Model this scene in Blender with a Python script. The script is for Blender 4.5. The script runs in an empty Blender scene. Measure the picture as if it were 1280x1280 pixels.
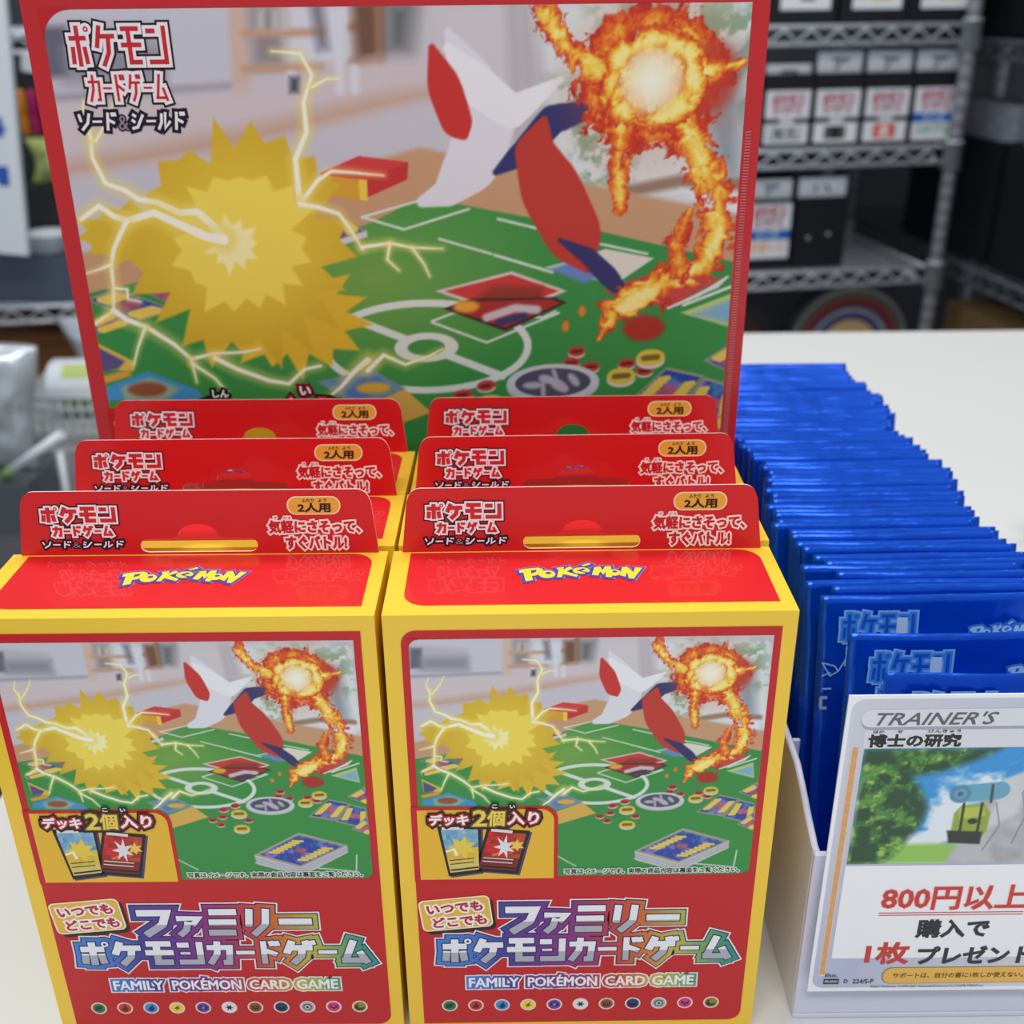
import bpy, bmesh, math, random
import numpy as np
from mathutils import Vector, Matrix

random.seed(7)
C = bpy.context.scene.collection
PI = math.pi


def lin(c, a=1.0):
    r = []
    for v in c[:3]:
        v = max(0.0, v) / 255.0
        r.append(v / 12.92 if v <= 0.04045 else ((v + 0.055) / 1.055) ** 2.4)
    return (r[0], r[1], r[2], a)


# ------------------------------------------------------------------ camera, world, lights
# metres; the counter top is z = 0, the small boxes stand 0.135 m tall on it
CAM_Z = 0.2623
PITCH, ROLL = math.radians(25.28), -0.011026
cam_d = bpy.data.cameras.new('camera')
cam = bpy.data.objects.new('camera', cam_d)
C.objects.link(cam)
fw = Vector((0, math.cos(PITCH), -math.sin(PITCH)))
up0 = Vector((0, math.sin(PITCH), math.cos(PITCH)))
rt0 = Vector((1, 0, 0))
cr, sr = math.cos(ROLL), math.sin(ROLL)
rt = rt0 * cr + up0 * sr
up = rt0 * (-sr) + up0 * cr
cam.matrix_world = Matrix(((rt.x, up.x, -fw.x, 0), (rt.y, up.y, -fw.y, 0),
                           (rt.z, up.z, -fw.z, CAM_Z), (0, 0, 0, 1)))
cam_d.sensor_width = 36.0
cam_d.lens = 36.0 * 1371.6 / 1280.0
cam_d.clip_start = 0.01
cam_d.clip_end = 50
cam_d.dof.use_dof = True
cam_d.dof.focus_distance = 0.275
cam_d.dof.aperture_fstop = 16.0
bpy.context.scene.camera = cam

w = bpy.data.worlds.new('room_light')
bpy.context.scene.world = w
w.use_nodes = True
bg = w.node_tree.nodes['Background']
bg.inputs['Color'].default_value = (0.80, 0.88, 1.0, 1)
bg.inputs['Strength'].default_value = 0.42


def area(name, loc, sx, sy, energy, rot=(0, 0, 0), col=(1, 0.99, 0.96)):
    d = bpy.data.lights.new(name, 'AREA')
    d.shape = 'RECTANGLE'
    d.size, d.size_y, d.energy, d.color = sx, sy, energy, col
    o = bpy.data.objects.new(name, d)
    o.location, o.rotation_euler = loc, rot
    C.objects.link(o)
    return o


area('ceiling_tube_light', (0.10, 0.95, 1.75), 1.3, 0.28, 15)
area('ceiling_tube_light', (-0.2, -0.65, 1.70), 1.3, 0.28, 21)  # unseen front light, strengthened to brighten the box fronts and tabs
area('ceiling_tube_light', (1.3, 0.6, 1.75), 0.28, 1.3, 6)
area('ceiling_tube_light', (-0.9, 1.35, 1.75), 1.2, 0.28, 9)
vs = bpy.context.scene.view_settings
vs.view_transform = 'Standard'
vs.look = 'None'
vs.exposure = 0.0
vs.gamma = 1.0
vs.use_curve_mapping = False


# ------------------------------------------------------------------ materials
def mat(name, col, rough=0.5, metal=0.0, coat=0.0, coat_rough=0.08, noise=0.06, nscale=40.0, bump=0.0, bscale=200.0,
        spec=0.5, trans=0.0, alpha=1.0, sss=0.0):
    m = bpy.data.materials.new(name)
    m.use_nodes = True
    nt = m.node_tree
    b = nt.nodes['Principled BSDF']
    b.inputs['Roughness'].default_value = rough
    b.inputs['Metallic'].default_value = metal
    b.inputs['Coat Weight'].default_value = coat
    b.inputs['Coat Roughness'].default_value = coat_rough
    b.inputs['Specular IOR Level'].default_value = spec
    b.inputs['Transmission Weight'].default_value = trans
    b.inputs['Alpha'].default_value = alpha
    if sss:
        b.inputs['Subsurface Weight'].default_value = sss
        b.inputs['Subsurface Radius'].default_value = (0.01, 0.01, 0.012)
        b.inputs['Subsurface Scale'].default_value = 0.2
    tc = nt.nodes.new('ShaderNodeTexCoord')
    nz = nt.nodes.new('ShaderNodeTexNoise')
    nz.inputs['Scale'].default_value = nscale
    nz.inputs['Detail'].default_value = 4
    nt.links.new(tc.outputs['Object'], nz.inputs['Vector'])
    mx = nt.nodes.new('ShaderNodeMix')
    mx.data_type = 'RGBA'
    c = lin(col)
    mx.inputs['A'].default_value = (c[0] * (1 - noise), c[1] * (1 - noise), c[2] * (1 - noise), 1)
    mx.inputs['B'].default_value = (min(1, c[0] * (1 + noise)), min(1, c[1] * (1 + noise)), min(1, c[2] * (1 + noise)), 1)
    nt.links.new(nz.outputs['Fac'], mx.inputs['Factor'])
    nt.links.new(mx.outputs['Result'], b.inputs['Base Color'])
    if bump:
        n2 = nt.nodes.new('ShaderNodeTexNoise')
        n2.inputs['Scale'].default_value = bscale
        nt.links.new(tc.outputs['Object'], n2.inputs['Vector'])
        bp = nt.nodes.new('ShaderNodeBump')
        bp.inputs['Strength'].default_value = bump
        bp.inputs['Distance'].default_value = 0.001
        nt.links.new(n2.outputs['Fac'], bp.inputs['Height'])
        nt.links.new(bp.outputs['Normal'], b.inputs['Normal'])
    return m


def print_mat(name, rough=0.45, coat=0.3, coat_rough=0.06, metal=0.0):
    m = bpy.data.materials.new(name)
    m.use_nodes = True
    nt = m.node_tree
    b = nt.nodes['Principled BSDF']
    b.inputs['Roughness'].default_value = rough
    b.inputs['Coat Weight'].default_value = coat
    b.inputs['Coat Roughness'].default_value = coat_rough
    b.inputs['Metallic'].default_value = metal
    b.inputs['Specular IOR Level'].default_value = 0.3
    a = nt.nodes.new('ShaderNodeAttribute')
    a.attribute_name = 'ink'
    nt.links.new(a.outputs['Color'], b.inputs['Base Color'])
    return m


YEL, RED = (249, 204, 54), (214, 16, 22)
M = {}
M['yellow'] = mat('yellow_card_stock', YEL, 0.38, coat=0.25, noise=0.02)
M['red'] = mat('red_card_stock', RED, 0.38, coat=0.25, noise=0.02)
M['bigred'] = mat('red_wrapped_card_stock', (202, 22, 28), 0.4, coat=0.5, noise=0.03)
M['edge'] = mat('white_card_edge', (240, 228, 222), 0.7, noise=0.03)
M['ink'] = print_mat('printed_ink', 0.42, 0.2, 0.12)
M['inkgloss'] = print_mat('printed_ink_gloss', 0.38, 0.55, 0.03)
M['inkmatte'] = print_mat('printed_ink_matte', 0.55, 0.12, 0.2)
M['inkblur'] = print_mat('printed_label_ink', 0.6, 0.0)
M['counter'] = mat('white_counter_laminate', (214, 215, 212), 0.42, noise=0.025, nscale=6, bump=0.03, bscale=500)
M['counter_edge'] = mat('counter_edge_band', (196, 198, 196), 0.5)
M['tray'] = mat('milky_plastic', (216, 217, 238), 0.35, coat=0.15, noise=0.02, sss=0.35)
M['foil'] = mat('blue_foil', (0, 84, 214), 0.26, metal=0.6, coat=0.15, coat_rough=0.15, noise=0.12, nscale=60, bump=0.45, bscale=110)
M['chrome'] = mat('chrome_wire', (216, 222, 230), 0.35, metal=0.35, noise=0.05)
M['post'] = mat('chrome_post', (150, 150, 160), 0.42, metal=0.45, noise=0.08)
M['shadedchrome'] = mat('chrome_wire_shaded', (92, 96, 104), 0.5, metal=0.4, noise=0.1)  # side rack's chrome, its dark reflections put into the base colour
M['black'] = mat('black_corrugated_plastic', (16, 18, 26), 0.55, noise=0.2)
M['white'] = mat('white_card', (236, 238, 244), 0.6, noise=0.02)
M['wall'] = mat('grey_painted_wall', (66, 69, 75), 0.85, noise=0.08, nscale=3)
M['floor'] = mat('grey_vinyl_floor', (96, 94, 92), 0.6, noise=0.15, nscale=5)
M['steel'] = mat('grey_painted_steel', (176, 178, 178), 0.45, metal=0.25, noise=0.05, nscale=8)
M['darkplastic'] = mat('dark_plastic', (46, 46, 50), 0.5, noise=0.15)
M['whiteplastic'] = mat('white_plastic', (232, 238, 244), 0.35, noise=0.02)
M['lime'] = mat('lime_plastic', (188, 204, 116), 0.4, noise=0.15, nscale=20)
M['orange'] = mat('orange_plastic', (228, 140, 30), 0.4)
M['magenta'] = mat('magenta_plastic', (196, 24, 110), 0.4)
M['film'] = mat('silver_film', (196, 204, 210), 0.22, metal=0.35, coat=0.6, noise=0.25, nscale=14, bump=0.9, bscale=45)
M['brown'] = mat('brown_card', (134, 82, 32), 0.7, noise=0.3, nscale=12)
M['kraft'] = mat('kraft_card', (120, 96, 60), 0.7, noise=0.2)
M['lilac'] = mat('pale_lilac_plastic', (150, 142, 165), 0.5)
M['green'] = mat('green_print', (110, 150, 90), 0.5)
M['tagedge'] = mat('grey_card_edges', (150, 156, 172), 0.7, noise=0.4, nscale=60)


# ------------------------------------------------------------------ object helpers
def obj(name, me, parent=None, loc=(0, 0, 0), rot=(0, 0, 0)):
    o = bpy.data.objects.new(name, me)
    o.location, o.rotation_euler = loc, rot
    if parent:
        o.parent = parent
    C.objects.link(o)
    return o


def tag(o, label, cat, group=None, kind=None):
    o['label'], o['category'] = label, cat
    if group:
        o['group'] = group
    if kind:
        o['kind'] = kind
    return o


def thing(name, label, cat, loc=(0, 0, 0), rot=(0, 0, 0), group=None):
    o = bpy.data.objects.new(name, None)
    o.empty_display_size = 0.01
    o.location, o.rotation_euler = loc, rot
    C.objects.link(o)
    return tag(o, label, cat, group)


def part(name, me, parent, label=None, **k):
    o = obj(name, me, parent, **k)
    if label:
        o['label'] = label
    return o


def copy_tree(root, loc, rot, label, group=None):
    r = root.copy()
    C.objects.link(r)
    r.location, r.rotation_euler = loc, rot
    r['label'] = label
    if group:
        r['group'] = group
    for ch in list(root.children):
        c = ch.copy()
        C.objects.link(c)
        c.parent = r
        for g in list(ch.children):
            d = g.copy()
            C.objects.link(d)
            d.parent = c
    return r


def finish(bm, name, mats, bevel=0.0, seg=2, smooth=False):
    if bevel:
        es = [e for e in bm.edges if len(e.link_faces) == 2 and e.calc_face_angle(0) > 0.6]
        bmesh.ops.bevel(bm, geom=es, offset=bevel, segments=seg, affect='EDGES', profile=0.5)
    me = bpy.data.meshes.new(name)
    bm.normal_update()
    bm.to_mesh(me)
    bm.free()
    for m in (mats if isinstance(mats, (list, tuple)) else [mats]):
        me.materials.append(m)
    if smooth:
        for p in me.polygons:
            p.use_smooth = True
    return me


def bx(bm, x0, x1, y0, y1, z0, z1, mi=0):
    vs_ = [bm.verts.new((x, y, z)) for x in (x0, x1) for y in (y0, y1) for z in (z0, z1)]
    for f in ((0, 1, 3, 2), (4, 6, 7, 5), (0, 4, 5, 1), (2, 3, 7, 6), (0, 2, 6, 4), (1, 5, 7, 3)):
        fc = bm.faces.new([vs_[i] for i in f])
        fc.material_index = mi
    return vs_


def tube(bm, pts, r, n=8, cap=True, mi=0):
    pts = [Vector(p) for p in pts]
    rings = []
    for i, p in enumerate(pts):
        t = (pts[min(i + 1, len(pts) - 1)] - pts[max(i - 1, 0)]).normalized()
        a = t.cross(Vector((0, 0, 1)))
        if a.length < 1e-4:
            a = t.cross(Vector((0, 1, 0)))
        a.normalize()
        b = t.cross(a)
        rr = r[i] if isinstance(r, (list, tuple)) else r
        rings.append([bm.verts.new(p + (a * math.cos(2 * PI * k / n) + b * math.sin(2 * PI * k / n)) * rr) for k in range(n)])
    for i in range(len(rings) - 1):
        for k in range(n):
            f = bm.faces.new((rings[i][k], rings[i][(k + 1) % n], rings[i + 1][(k + 1) % n], rings[i + 1][k]))
            f.smooth = True
            f.material_index = mi
    if cap:
        bm.faces.new(rings[0][::-1]).material_index = mi
        bm.faces.new(rings[-1]).material_index = mi


def lathe(bm, prof, n=32, axis='Z', mi=0, smooth=True):
    rings = []
    for r, h in prof:
        ring = []
        for k in range(n):
            a = 2 * PI * k / n
            p = (r * math.cos(a), r * math.sin(a), h) if axis == 'Z' else (r * math.cos(a), h, r * math.sin(a))
            ring.append(bm.verts.new(p))
        rings.append(ring)
    for i in range(len(rings) - 1):
        for k in range(n):
            f = bm.faces.new((rings[i][k], rings[i][(k + 1) % n], rings[i + 1][(k + 1) % n], rings[i + 1][k]))
            f.smooth, f.material_index = smooth, mi
    for ring, rv in ((rings[0], True), (rings[-1], False)):
        f = bm.faces.new(ring[::-1] if rv else ring)
        f.material_index = mi


# ------------------------------------------------------------------ flat printing: shapes in millimetres, u right, v down
_gl = {}
_tc = bpy.data.curves.new('lettering', 'FONT')
_tc.resolution_u = 2
_to = bpy.data.objects.new('lettering', _tc)
C.objects.link(_to)


def glyphs(s):
    """outline of a string in em units: points, triangles, oriented boundary edges"""
    if s in _gl:
        return _gl[s]
    _tc.body = s
    dg = bpy.context.evaluated_depsgraph_get()
    dg.update()
    e = _to.evaluated_get(dg)
    me = e.to_mesh()
    bm = bmesh.new()
    bm.from_mesh(me)
    e.to_mesh_clear()
    bmesh.ops.remove_doubles(bm, verts=bm.verts[:], dist=1e-5)
    bmesh.ops.delete(bm, geom=[f for f in bm.faces if f.calc_area() < 1e-9], context='FACES_ONLY')
    bm.verts.index_update()
    P = np.array([(v.co.x, v.co.y) for v in bm.verts]) if bm.verts else np.zeros((0, 2))
    F, E = [], []
    for f in bm.faces:
        idx = [v.index for v in f.verts]
        a = sum(P[idx[i]][0] * P[idx[(i + 1) % len(idx)]][1] - P[idx[(i + 1) % len(idx)]][0] * P[idx[i]][1] for i in range(len(idx)))
        F.append(idx if a > 0 else idx[::-1])
    cnt = {}
    for f in F:
        for i in range(len(f)):
            a, b = f[i], f[(i + 1) % len(f)]
            cnt[(a, b)] = cnt.get((a, b), 0) + 1
    for (a, b) in cnt:
        if (b, a) not in cnt:
            E.append((a, b))
    bm.free()
    _gl[s] = (P, F, E)
    return _gl[s]


def clip_y(poly, y, keep_below):
    out = []
    for i in range(len(poly)):
        a, b = poly[i], poly[(i + 1) % len(poly)]
        ia, ib = (a[1] > y) == keep_below, (b[1] > y) == keep_below
        if ia:
            out.append(a)
        if ia != ib:
            t = (y - a[1]) / (b[1] - a[1])
            out.append((a[0] + (b[0] - a[0]) * t, y))
    return out


class Print:
    STEP = 0.035            # mm between ink layers

    def __init__(self):
        self.v, self.f, self.c = [], [], []

    def poly(self, pts, col, layer):
        n = len(self.v)
        z = layer * self.STEP + (len(self.f) % 15) * 0.002
        for p in pts:
            self.v.append((p[0], p[1], z))
            self.c.append(lin(col(p[0], p[1]) if callable(col) else col))
        self.f.append(tuple(range(n, n + len(pts))))

    def grid(self, img, u0, v0, du, dv, layer):
        """img: rows of sRGB colours at grid points"""
        h, w_ = img.shape[:2]
        self.big = (img, u0, v0, du, dv, layer)

    def line(self, pts, wd, col, layer, closed=False):
        for q in stroke_quads(pts, wd / 2, 0.0, closed):
            self.poly(q, col, layer)

    def rrect(self, x0, y0, x1, y1, r, col, layer, corners=(1, 1, 1, 1)):
        self.poly(rrect_pts(x0, y0, x1, y1, r, corners), col, layer)

    def disc(self, cx, cy, rx, ry, col, layer, n=28):
        self.poly([(cx + rx * math.cos(2 * PI * k / n), cy + ry * math.sin(2 * PI * k / n)) for k in range(n)], col, layer)

    def text(self, s, box, layers, layer, shear=0.0, rot=0.0, split=None, fatten=0.0):
        """s fitted into box (x0,y0,x1,y1); layers: [(outline width mm, colour)] from the back forwards"""
        P, F, E = glyphs(s)
        if not len(P):
            return
        x0, y0, x1, y1 = box
        mn, mxx = P.min(0), P.max(0)
        sx, sy = (x1 - x0) / (mxx[0] - mn[0]), (y1 - y0) / (mxx[1] - mn[1])
        Q = np.stack([x0 + (P[:, 0] - mn[0]) * sx + (P[:, 1] - mn[1]) * sy * shear, y1 - (P[:, 1] - mn[1]) * sy], -1)
        if rot:
            c0, s0 = math.cos(rot), math.sin(rot)
            cx, cy = (x0 + x1) / 2, (y0 + y1) / 2
            D = Q - (cx, cy)
            Q = np.stack([cx + D[:, 0] * c0 - D[:, 1] * s0, cy + D[:, 0] * s0 + D[:, 1] * c0], -1)
        nrm = np.zeros_like(Q)
        k = np.zeros(len(Q))
        en = []
        for a, b in E:
            d = Q[b] - Q[a]
            L = math.hypot(*d) or 1e-9
            n = np.array([-d[1], d[0]]) / L       # outward (v axis points down)
            en.append(n)
            nrm[a] += n; nrm[b] += n; k[a] += 1; k[b] += 1
        Ln = np.maximum(np.linalg.norm(nrm, axis=1), 1e-9)
        unit = nrm / Ln[:, None]
        mit = np.minimum(np.maximum(k, 1) / Ln, 1.3)
        for li, (wd, col) in enumerate(layers):
            wd = wd + fatten
            L_ = layer + li
            for f in F:
                pl = [tuple(Q[i]) for i in f]
                if split and li == len(layers) - 1:
                    for kb, cc in ((False, col), (True, split[1])):
                        q = clip_y(pl, split[0], kb)
                        if len(q) > 2:
                            self.poly(q, cc, L_)
                else:
                    self.poly(pl, col, L_)
            if wd > 0:
                for (a, b), n in zip(E, en):
                    oa = Q[a] + (unit[a] * mit[a] if k[a] == 2 else n) * wd
                    ob = Q[b] + (unit[b] * mit[b] if k[b] == 2 else n) * wd
                    pl = [tuple(Q[a]), tuple(Q[b]), tuple(ob), tuple(oa)]
                    cc = col
                    if split and li == len(layers) - 1 and (Q[a][1] + Q[b][1]) / 2 > split[0]:
                        cc = split[1]
                    self.poly(pl, cc, L_)

    def mesh(self, name, material):
        v, f, c = self.v, self.f, self.c
        me = bpy.data.meshes.new(name)
        if hasattr(self, 'big'):
            img, u0, v0, du, dv, layer = self.big
            h, w_ = img.shape[:2]
            uu, vv = np.meshgrid(u0 + du * np.arange(w_), v0 + dv * np.arange(h))
            gv = np.stack([uu.ravel(), vv.ravel(), np.full(uu.size, layer * self.STEP)], -1)
            s = img / 255.0
            gl = np.where(s <= 0.04045, s / 12.92, ((s + 0.055) / 1.055) ** 2.4).reshape(-1, 3)
            gc = np.concatenate([gl, np.ones((len(gl), 1))], 1)
            i0 = (np.arange(h - 1)[:, None] * w_ + np.arange(w_ - 1)[None]).ravel()
            gq = np.stack([i0, i0 + 1, i0 + 1 + w_, i0 + w_], -1)
        else:
            gv, gc, gq = np.zeros((0, 3)), np.zeros((0, 4)), np.zeros((0, 4), int)
        n0 = len(gv)
        pv = np.array(v, float).reshape(-1, 3)
        av = np.concatenate([gv, pv])
        co = np.stack([av[:, 0] * 1e-3, -av[:, 2] * 1e-3, -av[:, 1] * 1e-3], -1)
        pc = np.array(c, float).reshape(-1, 4)
        ac = np.concatenate([gc, pc])
        loops = [gq.ravel()]
        starts = list(np.arange(len(gq)) * 4)
        cur = len(gq) * 4
        flat = []
        for p in f:
            # keep every face turned to the viewer (local -y)
            a = 0.0
            for i in range(len(p)):
                x0_, y0_, _ = v[p[i]]
                x1_, y1_, _ = v[p[(i + 1) % len(p)]]
                a += x0_ * y1_ - x1_ * y0_
            q = p if a < 0 else p[::-1]
            starts.append(cur)
            cur += len(q)
            flat += [n0 + i for i in q]
        loops.append(np.array(flat, int))
        lp = np.concatenate(loops)
        # the grid quads run clockwise in (u,v): flip to face -y
        if len(gq):
            lp[:len(gq) * 4] = gq[:, ::-1].ravel()
        me.vertices.add(len(co))
        me.vertices.foreach_set('co', co.ravel())
        me.loops.add(len(lp))
        me.loops.foreach_set('vertex_index', lp.astype(np.int32))
        me.polygons.add(len(starts))
        me.polygons.foreach_set('loop_start', np.array(starts, np.int32))
        me.update(calc_edges=True)
        at = me.attributes.new('ink', 'FLOAT_COLOR', 'POINT')
        at.data.foreach_set('color', ac.astype(np.float32).ravel())
        me.materials.append(material)
        me.validate()
        return me


def rrect_pts(x0, y0, x1, y1, r, corners=(1, 1, 1, 1)):
    pts = []
    for (cx, cy, a0, on) in ((x0 + r, y0 + r, PI, corners[0]), (x1 - r, y0 + r, 1.5 * PI, corners[1]),
                             (x1 - r, y1 - r, 0, corners[2]), (x0 + r, y1 - r, 0.5 * PI, corners[3])):
        if on:
            pts += [(cx + r * math.cos(a0 + k * PI / 16), cy + r * math.sin(a0 + k * PI / 16)) for k in range(9)]
        else:
            a = a0 + PI / 4
            pts.append((cx + (r if math.cos(a) > 0 else -r), cy + (r if math.sin(a) > 0 else -r)))
    return pts


def stroke_quads(pts, hw, ext, closed=False):
    """convex quads along a polyline, mitred at the bends, butt ends pushed out by ext"""
    P = [np.array(p, float) for p in pts]
    if not closed:
        d0 = P[0] - P[1]
        P[0] = P[0] + d0 / (np.linalg.norm(d0) or 1) * ext
        d1 = P[-1] - P[-2]
        P[-1] = P[-1] + d1 / (np.linalg.norm(d1) or 1) * ext
    n = len(P)
    off = []
    for i in range(n):
        ds = []
        for a, b in ((i - 1, i), (i, i + 1)):
            if closed:
                a, b = a % n, b % n
            if a < 0 or b >= n:
                continue
            d = P[b] - P[a]
            d = d / (np.linalg.norm(d) or 1)
            ds.append(np.array([-d[1], d[0]]))
        m = sum(ds)
        L = np.linalg.norm(m) or 1e-6
        m = m / L
        off.append(m * hw * min(len(ds) / L, 1.7))
    out = []
    for i in range(n if closed else n - 1):
        j = (i + 1) % n
        out.append([tuple(P[i] + off[i]), tuple(P[j] + off[j]), tuple(P[j] - off[j]), tuple(P[i] - off[i])])
    return out


# block lettering: strokes in a unit cell, y up
K = {
    'ポ': [[(.04, .70), (.84, .70)], [(.44, 1.0), (.44, .0)], [(.16, .48), (.12, .06)], [(.72, .48), (.78, .06)], 'o'],
    'ケ': [[(.30, 1.0), (.08, .46)], [(.20, .74), (.98, .74)], [(.68, .74), (.62, .34), (.30, .0)]],
    'モ': [[(.08, .92), (.92, .92)], [(.02, .52), (.98, .52)], [(.42, .92), (.42, .09), (.94, .09)]],
    'ン': [[(.04, .86), (.46, .86)], [(.06, .09), (.88, .09), (.88, .98)]],
    'カ': [[(.04, .74), (.90, .74), (.84, .06), (.62, .06)], [(.44, 1.0), (.40, .46), (.10, .0)]],
    'ー': [[(.04, .50), (.96, .50)]],
    'ド': [[(.26, 1.0), (.26, .0)], [(.26, .62), (.80, .40)], [(.58, 1.0), (.64, .80)], [(.80, 1.0), (.86, .80)]],
    'ゲ': [[(.26, 1.0), (.06, .46)], [(.18, .70), (.92, .70)], [(.60, .70), (.54, .32), (.26, .0)], [(.70, 1.0), (.74, .84)], [(.90, 1.0), (.94, .84)]],
    'ム': [[(.46, 1.0), (.16, .12)], [(.04, .12), (.86, .12)], [(.66, .50), (.94, .0)]],
    'フ': [[(.04, .88), (.92, .88), (.80, .42), (.30, .02)]],
    'ァ': [[(.08, .66), (.88, .66), (.66, .40)], [(.50, .52), (.44, .22), (.20, .0)]],
    'ミ': [[(.08, .90), (.92, .90)], [(.08, .50), (.92, .50)], [(.08, .10), (.92, .10)]],
    'リ': [[(.18, 1.0), (.18, .34)], [(.76, 1.0), (.76, .40), (.36, .0)]],
    'ソ': [[(.10, .92), (.28, .50)], [(.92, .96), (.80, .42), (.36, .02)]],
    'シ': [[(.10, .90), (.36, .76)], [(.04, .58), (.30, .44)], [(.08, .08), (.50, .16), (.92, .86)]],
    'ル': [[(.26, .92), (.26, .40), (.04, .02)], [(.56, .98), (.56, .08), (.96, .48)]],
    '無': [],
}


def block(pr, s, cells, layers, layer, hw=0.095, shear=0.0, split=None):
    """cells: per glyph (x0, y0, x1, y1) mm"""
    for ch, (x0, y0, x1, y1) in zip(s, cells):
        W_, H_ = x1 - x0, y1 - y0
        m = min(W_, H_)
        tf = lambda p: (x0 + p[0] * W_ + p[1] * H_ * shear, y1 - p[1] * H_)
        for li, (wd, col) in enumerate(layers):
            for st in K[ch]:
                if st == 'o':
                    cx, cy = tf((.90, .92))
                    r = .13 * m
                    pr.disc(cx, cy, r + wd, r + wd, col, layer + li, 14)
                    if li == len(layers) - 1:
                        pr.disc(cx, cy, r * .4, r * .4, layers[-2][1] if len(layers) > 1 else (255, 255, 255), layer + li + 1, 10)
                    continue
                for q in stroke_quads([tf(p) for p in st], hw * m + wd, wd + hw * m * .15):
                    if split and li == len(layers) - 1:
                        for kb, cc in ((False, col), (True, split[1])):
                            qq = clip_y(q, split[0], kb)
                            if len(qq) > 2:
                                pr.poly(qq, cc, layer + li)
                    else:
                        pr.poly(q, col, layer + li)


def row_cells(n, x0, y0, x1, y1, gap=0.06, widths=None):
    ws = widths or [1] * n
    tot = sum(ws)
    out, x = [], x0
    for k in range(n):
        wd = (x1 - x0) * ws[k] / tot
        out.append((x + wd * gap, y0, x + wd * (1 - gap), y1))
        x += wd
    return out


def brand_block(pr, x0, y0, wd, layer, third=True, red=(206, 40, 48), mono=None, hr=0.36):
    """the stacked three-line lettering of the tabs: wd = width of its first line"""
    h = wd * hr
    g = hr / 0.36
    k = wd / 20.0
    e = .55 + .45 * g
    ol = [(1.0 * k * e, (40, 16, 30)), (0.60 * k * e, (246, 238, 242)), (0.0, red)]
    if mono:
        ol = [(1.1 * k, mono[0]), (0.6 * k, mono[1]), (0.0, mono[2])]
    hw = .105 + .035 * (g < .8)
    block(pr, 'ポケモン', row_cells(4, x0, y0, x0 + wd, y0 + h, 0.10 - .03 * (g < .8)), ol, layer, hw, 0.0)
    y1 = y0 + h + 1.6 * k * (.4 + .6 * g)
    block(pr, 'カードゲーム', row_cells(6, x0 + wd * .13, y1, x0 + wd * .93, y1 + h * .68, 0.08, [1.1, .8, 1.1, 1.1, .8, 1.1]), ol, layer, hw, 0.0)
    if third:
        y2 = y1 + h * .68 + 2.1 * k * (.3 + .7 * g)
        o3 = [(0.62 * k * e, (30, 16, 36)), (0.0, (242, 240, 244))]
        cs = row_cells(8, x0 - wd * .04, y2, x0 + wd * 1.06, y2 + h * .46, 0.08, [1, .8, 1, .8, 1, .8, 1, 1])
        block(pr, 'ソード', cs[:3], o3, layer, 0.11, 0.12)
        pr.text('&', (cs[3][0], y2 + h * .08, cs[3][2], y2 + h * .46), [(0.3 * k, (30, 16, 36)), (0.0, (150, 140, 150))], layer)
        block(pr, 'シールド', cs[4:], o3, layer, 0.11, 0.12)


WORDMARK = [
    ('p', [(92, 200), (150, 186), (262, 176), (305, 190), (310, 214), (292, 240), (240, 262), (205, 268), (214, 312), (150, 326), (130, 228), (98, 232)]),
    ('h', [(196, 206), (250, 200), (244, 224), (202, 240)]),
    ('e', (340, 250, 74, 42)), ('g', (352, 238, 26, 13)),
    ('p', [(425, 182), (495, 170), (487, 203), (545, 166), (578, 188), (512, 222), (612, 262), (600, 284), (480, 250), (468, 285), (425, 284), (446, 205)]),
    ('e', (646, 214, 76, 36)), ('h', [(604, 214), (664, 190), (690, 200), (640, 222), (700, 232), (720, 222), (690, 246)]),
    ('p', [(650, 158), (716, 130), (742, 143), (674, 166)]),
    ('p', [(765, 180), (820, 170), (835, 214), (862, 170), (916, 168), (906, 292), (854, 286), (862, 226), (836, 262), (812, 226), (790, 272), (735, 263)]),
    ('e', (930, 240, 64, 36)), ('g', (942, 230, 22, 11)),
    ('p', [(1012, 184), (1060, 176), (1106, 240), (1130, 186), (1192, 192), (1096, 312), (1054, 306), (1050, 236), (1026, 288), (982, 272)]),
]


def wordmark(pr, x0, y0, wd, layer, ystretch=2.0, fill=(250, 224, 60), rim=(52, 72, 168), glow=(150, 120, 190), t=1.0):
    s = wd / 1110.0
    tf = lambda p: (x0 + (p[0] - 85) * s, y0 + (p[1] - 128) * s * ystretch)
    def outl(P, d, col, L):
        for q in stroke_quads(P, d, 0, True):
            pr.poly(q, col, L)
        pr.poly(P, col, L)
    for k_, g in WORDMARK:
        if k_ == 'e':
            P = [tf((g[0] + g[2] * math.cos(2 * PI * i / 24), g[1] + g[3] * math.sin(2 * PI * i / 24))) for i in range(24)]
        elif k_ == 'p':
            P = [tf(p) for p in g]
        else:
            continue
        outl(P, 30 * s * t, glow, layer)
        Pd = [(p[0] - 8 * s, p[1] + 12 * s) for p in P]
        outl(Pd, 20 * s * t, rim, layer + 1)
        outl(P, 17 * s * t, rim, layer + 1)
        pr.poly(P, fill, layer + 2)
    for k_, g in WORDMARK:
        if k_ == 'h':
            pr.poly([tf(p) for p in g], rim, layer + 3)
        if k_ == 'g':
            pr.disc(*tf((g[0], g[1])), g[2] * s, g[3] * s * ystretch, rim, layer + 3, 16)


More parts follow.
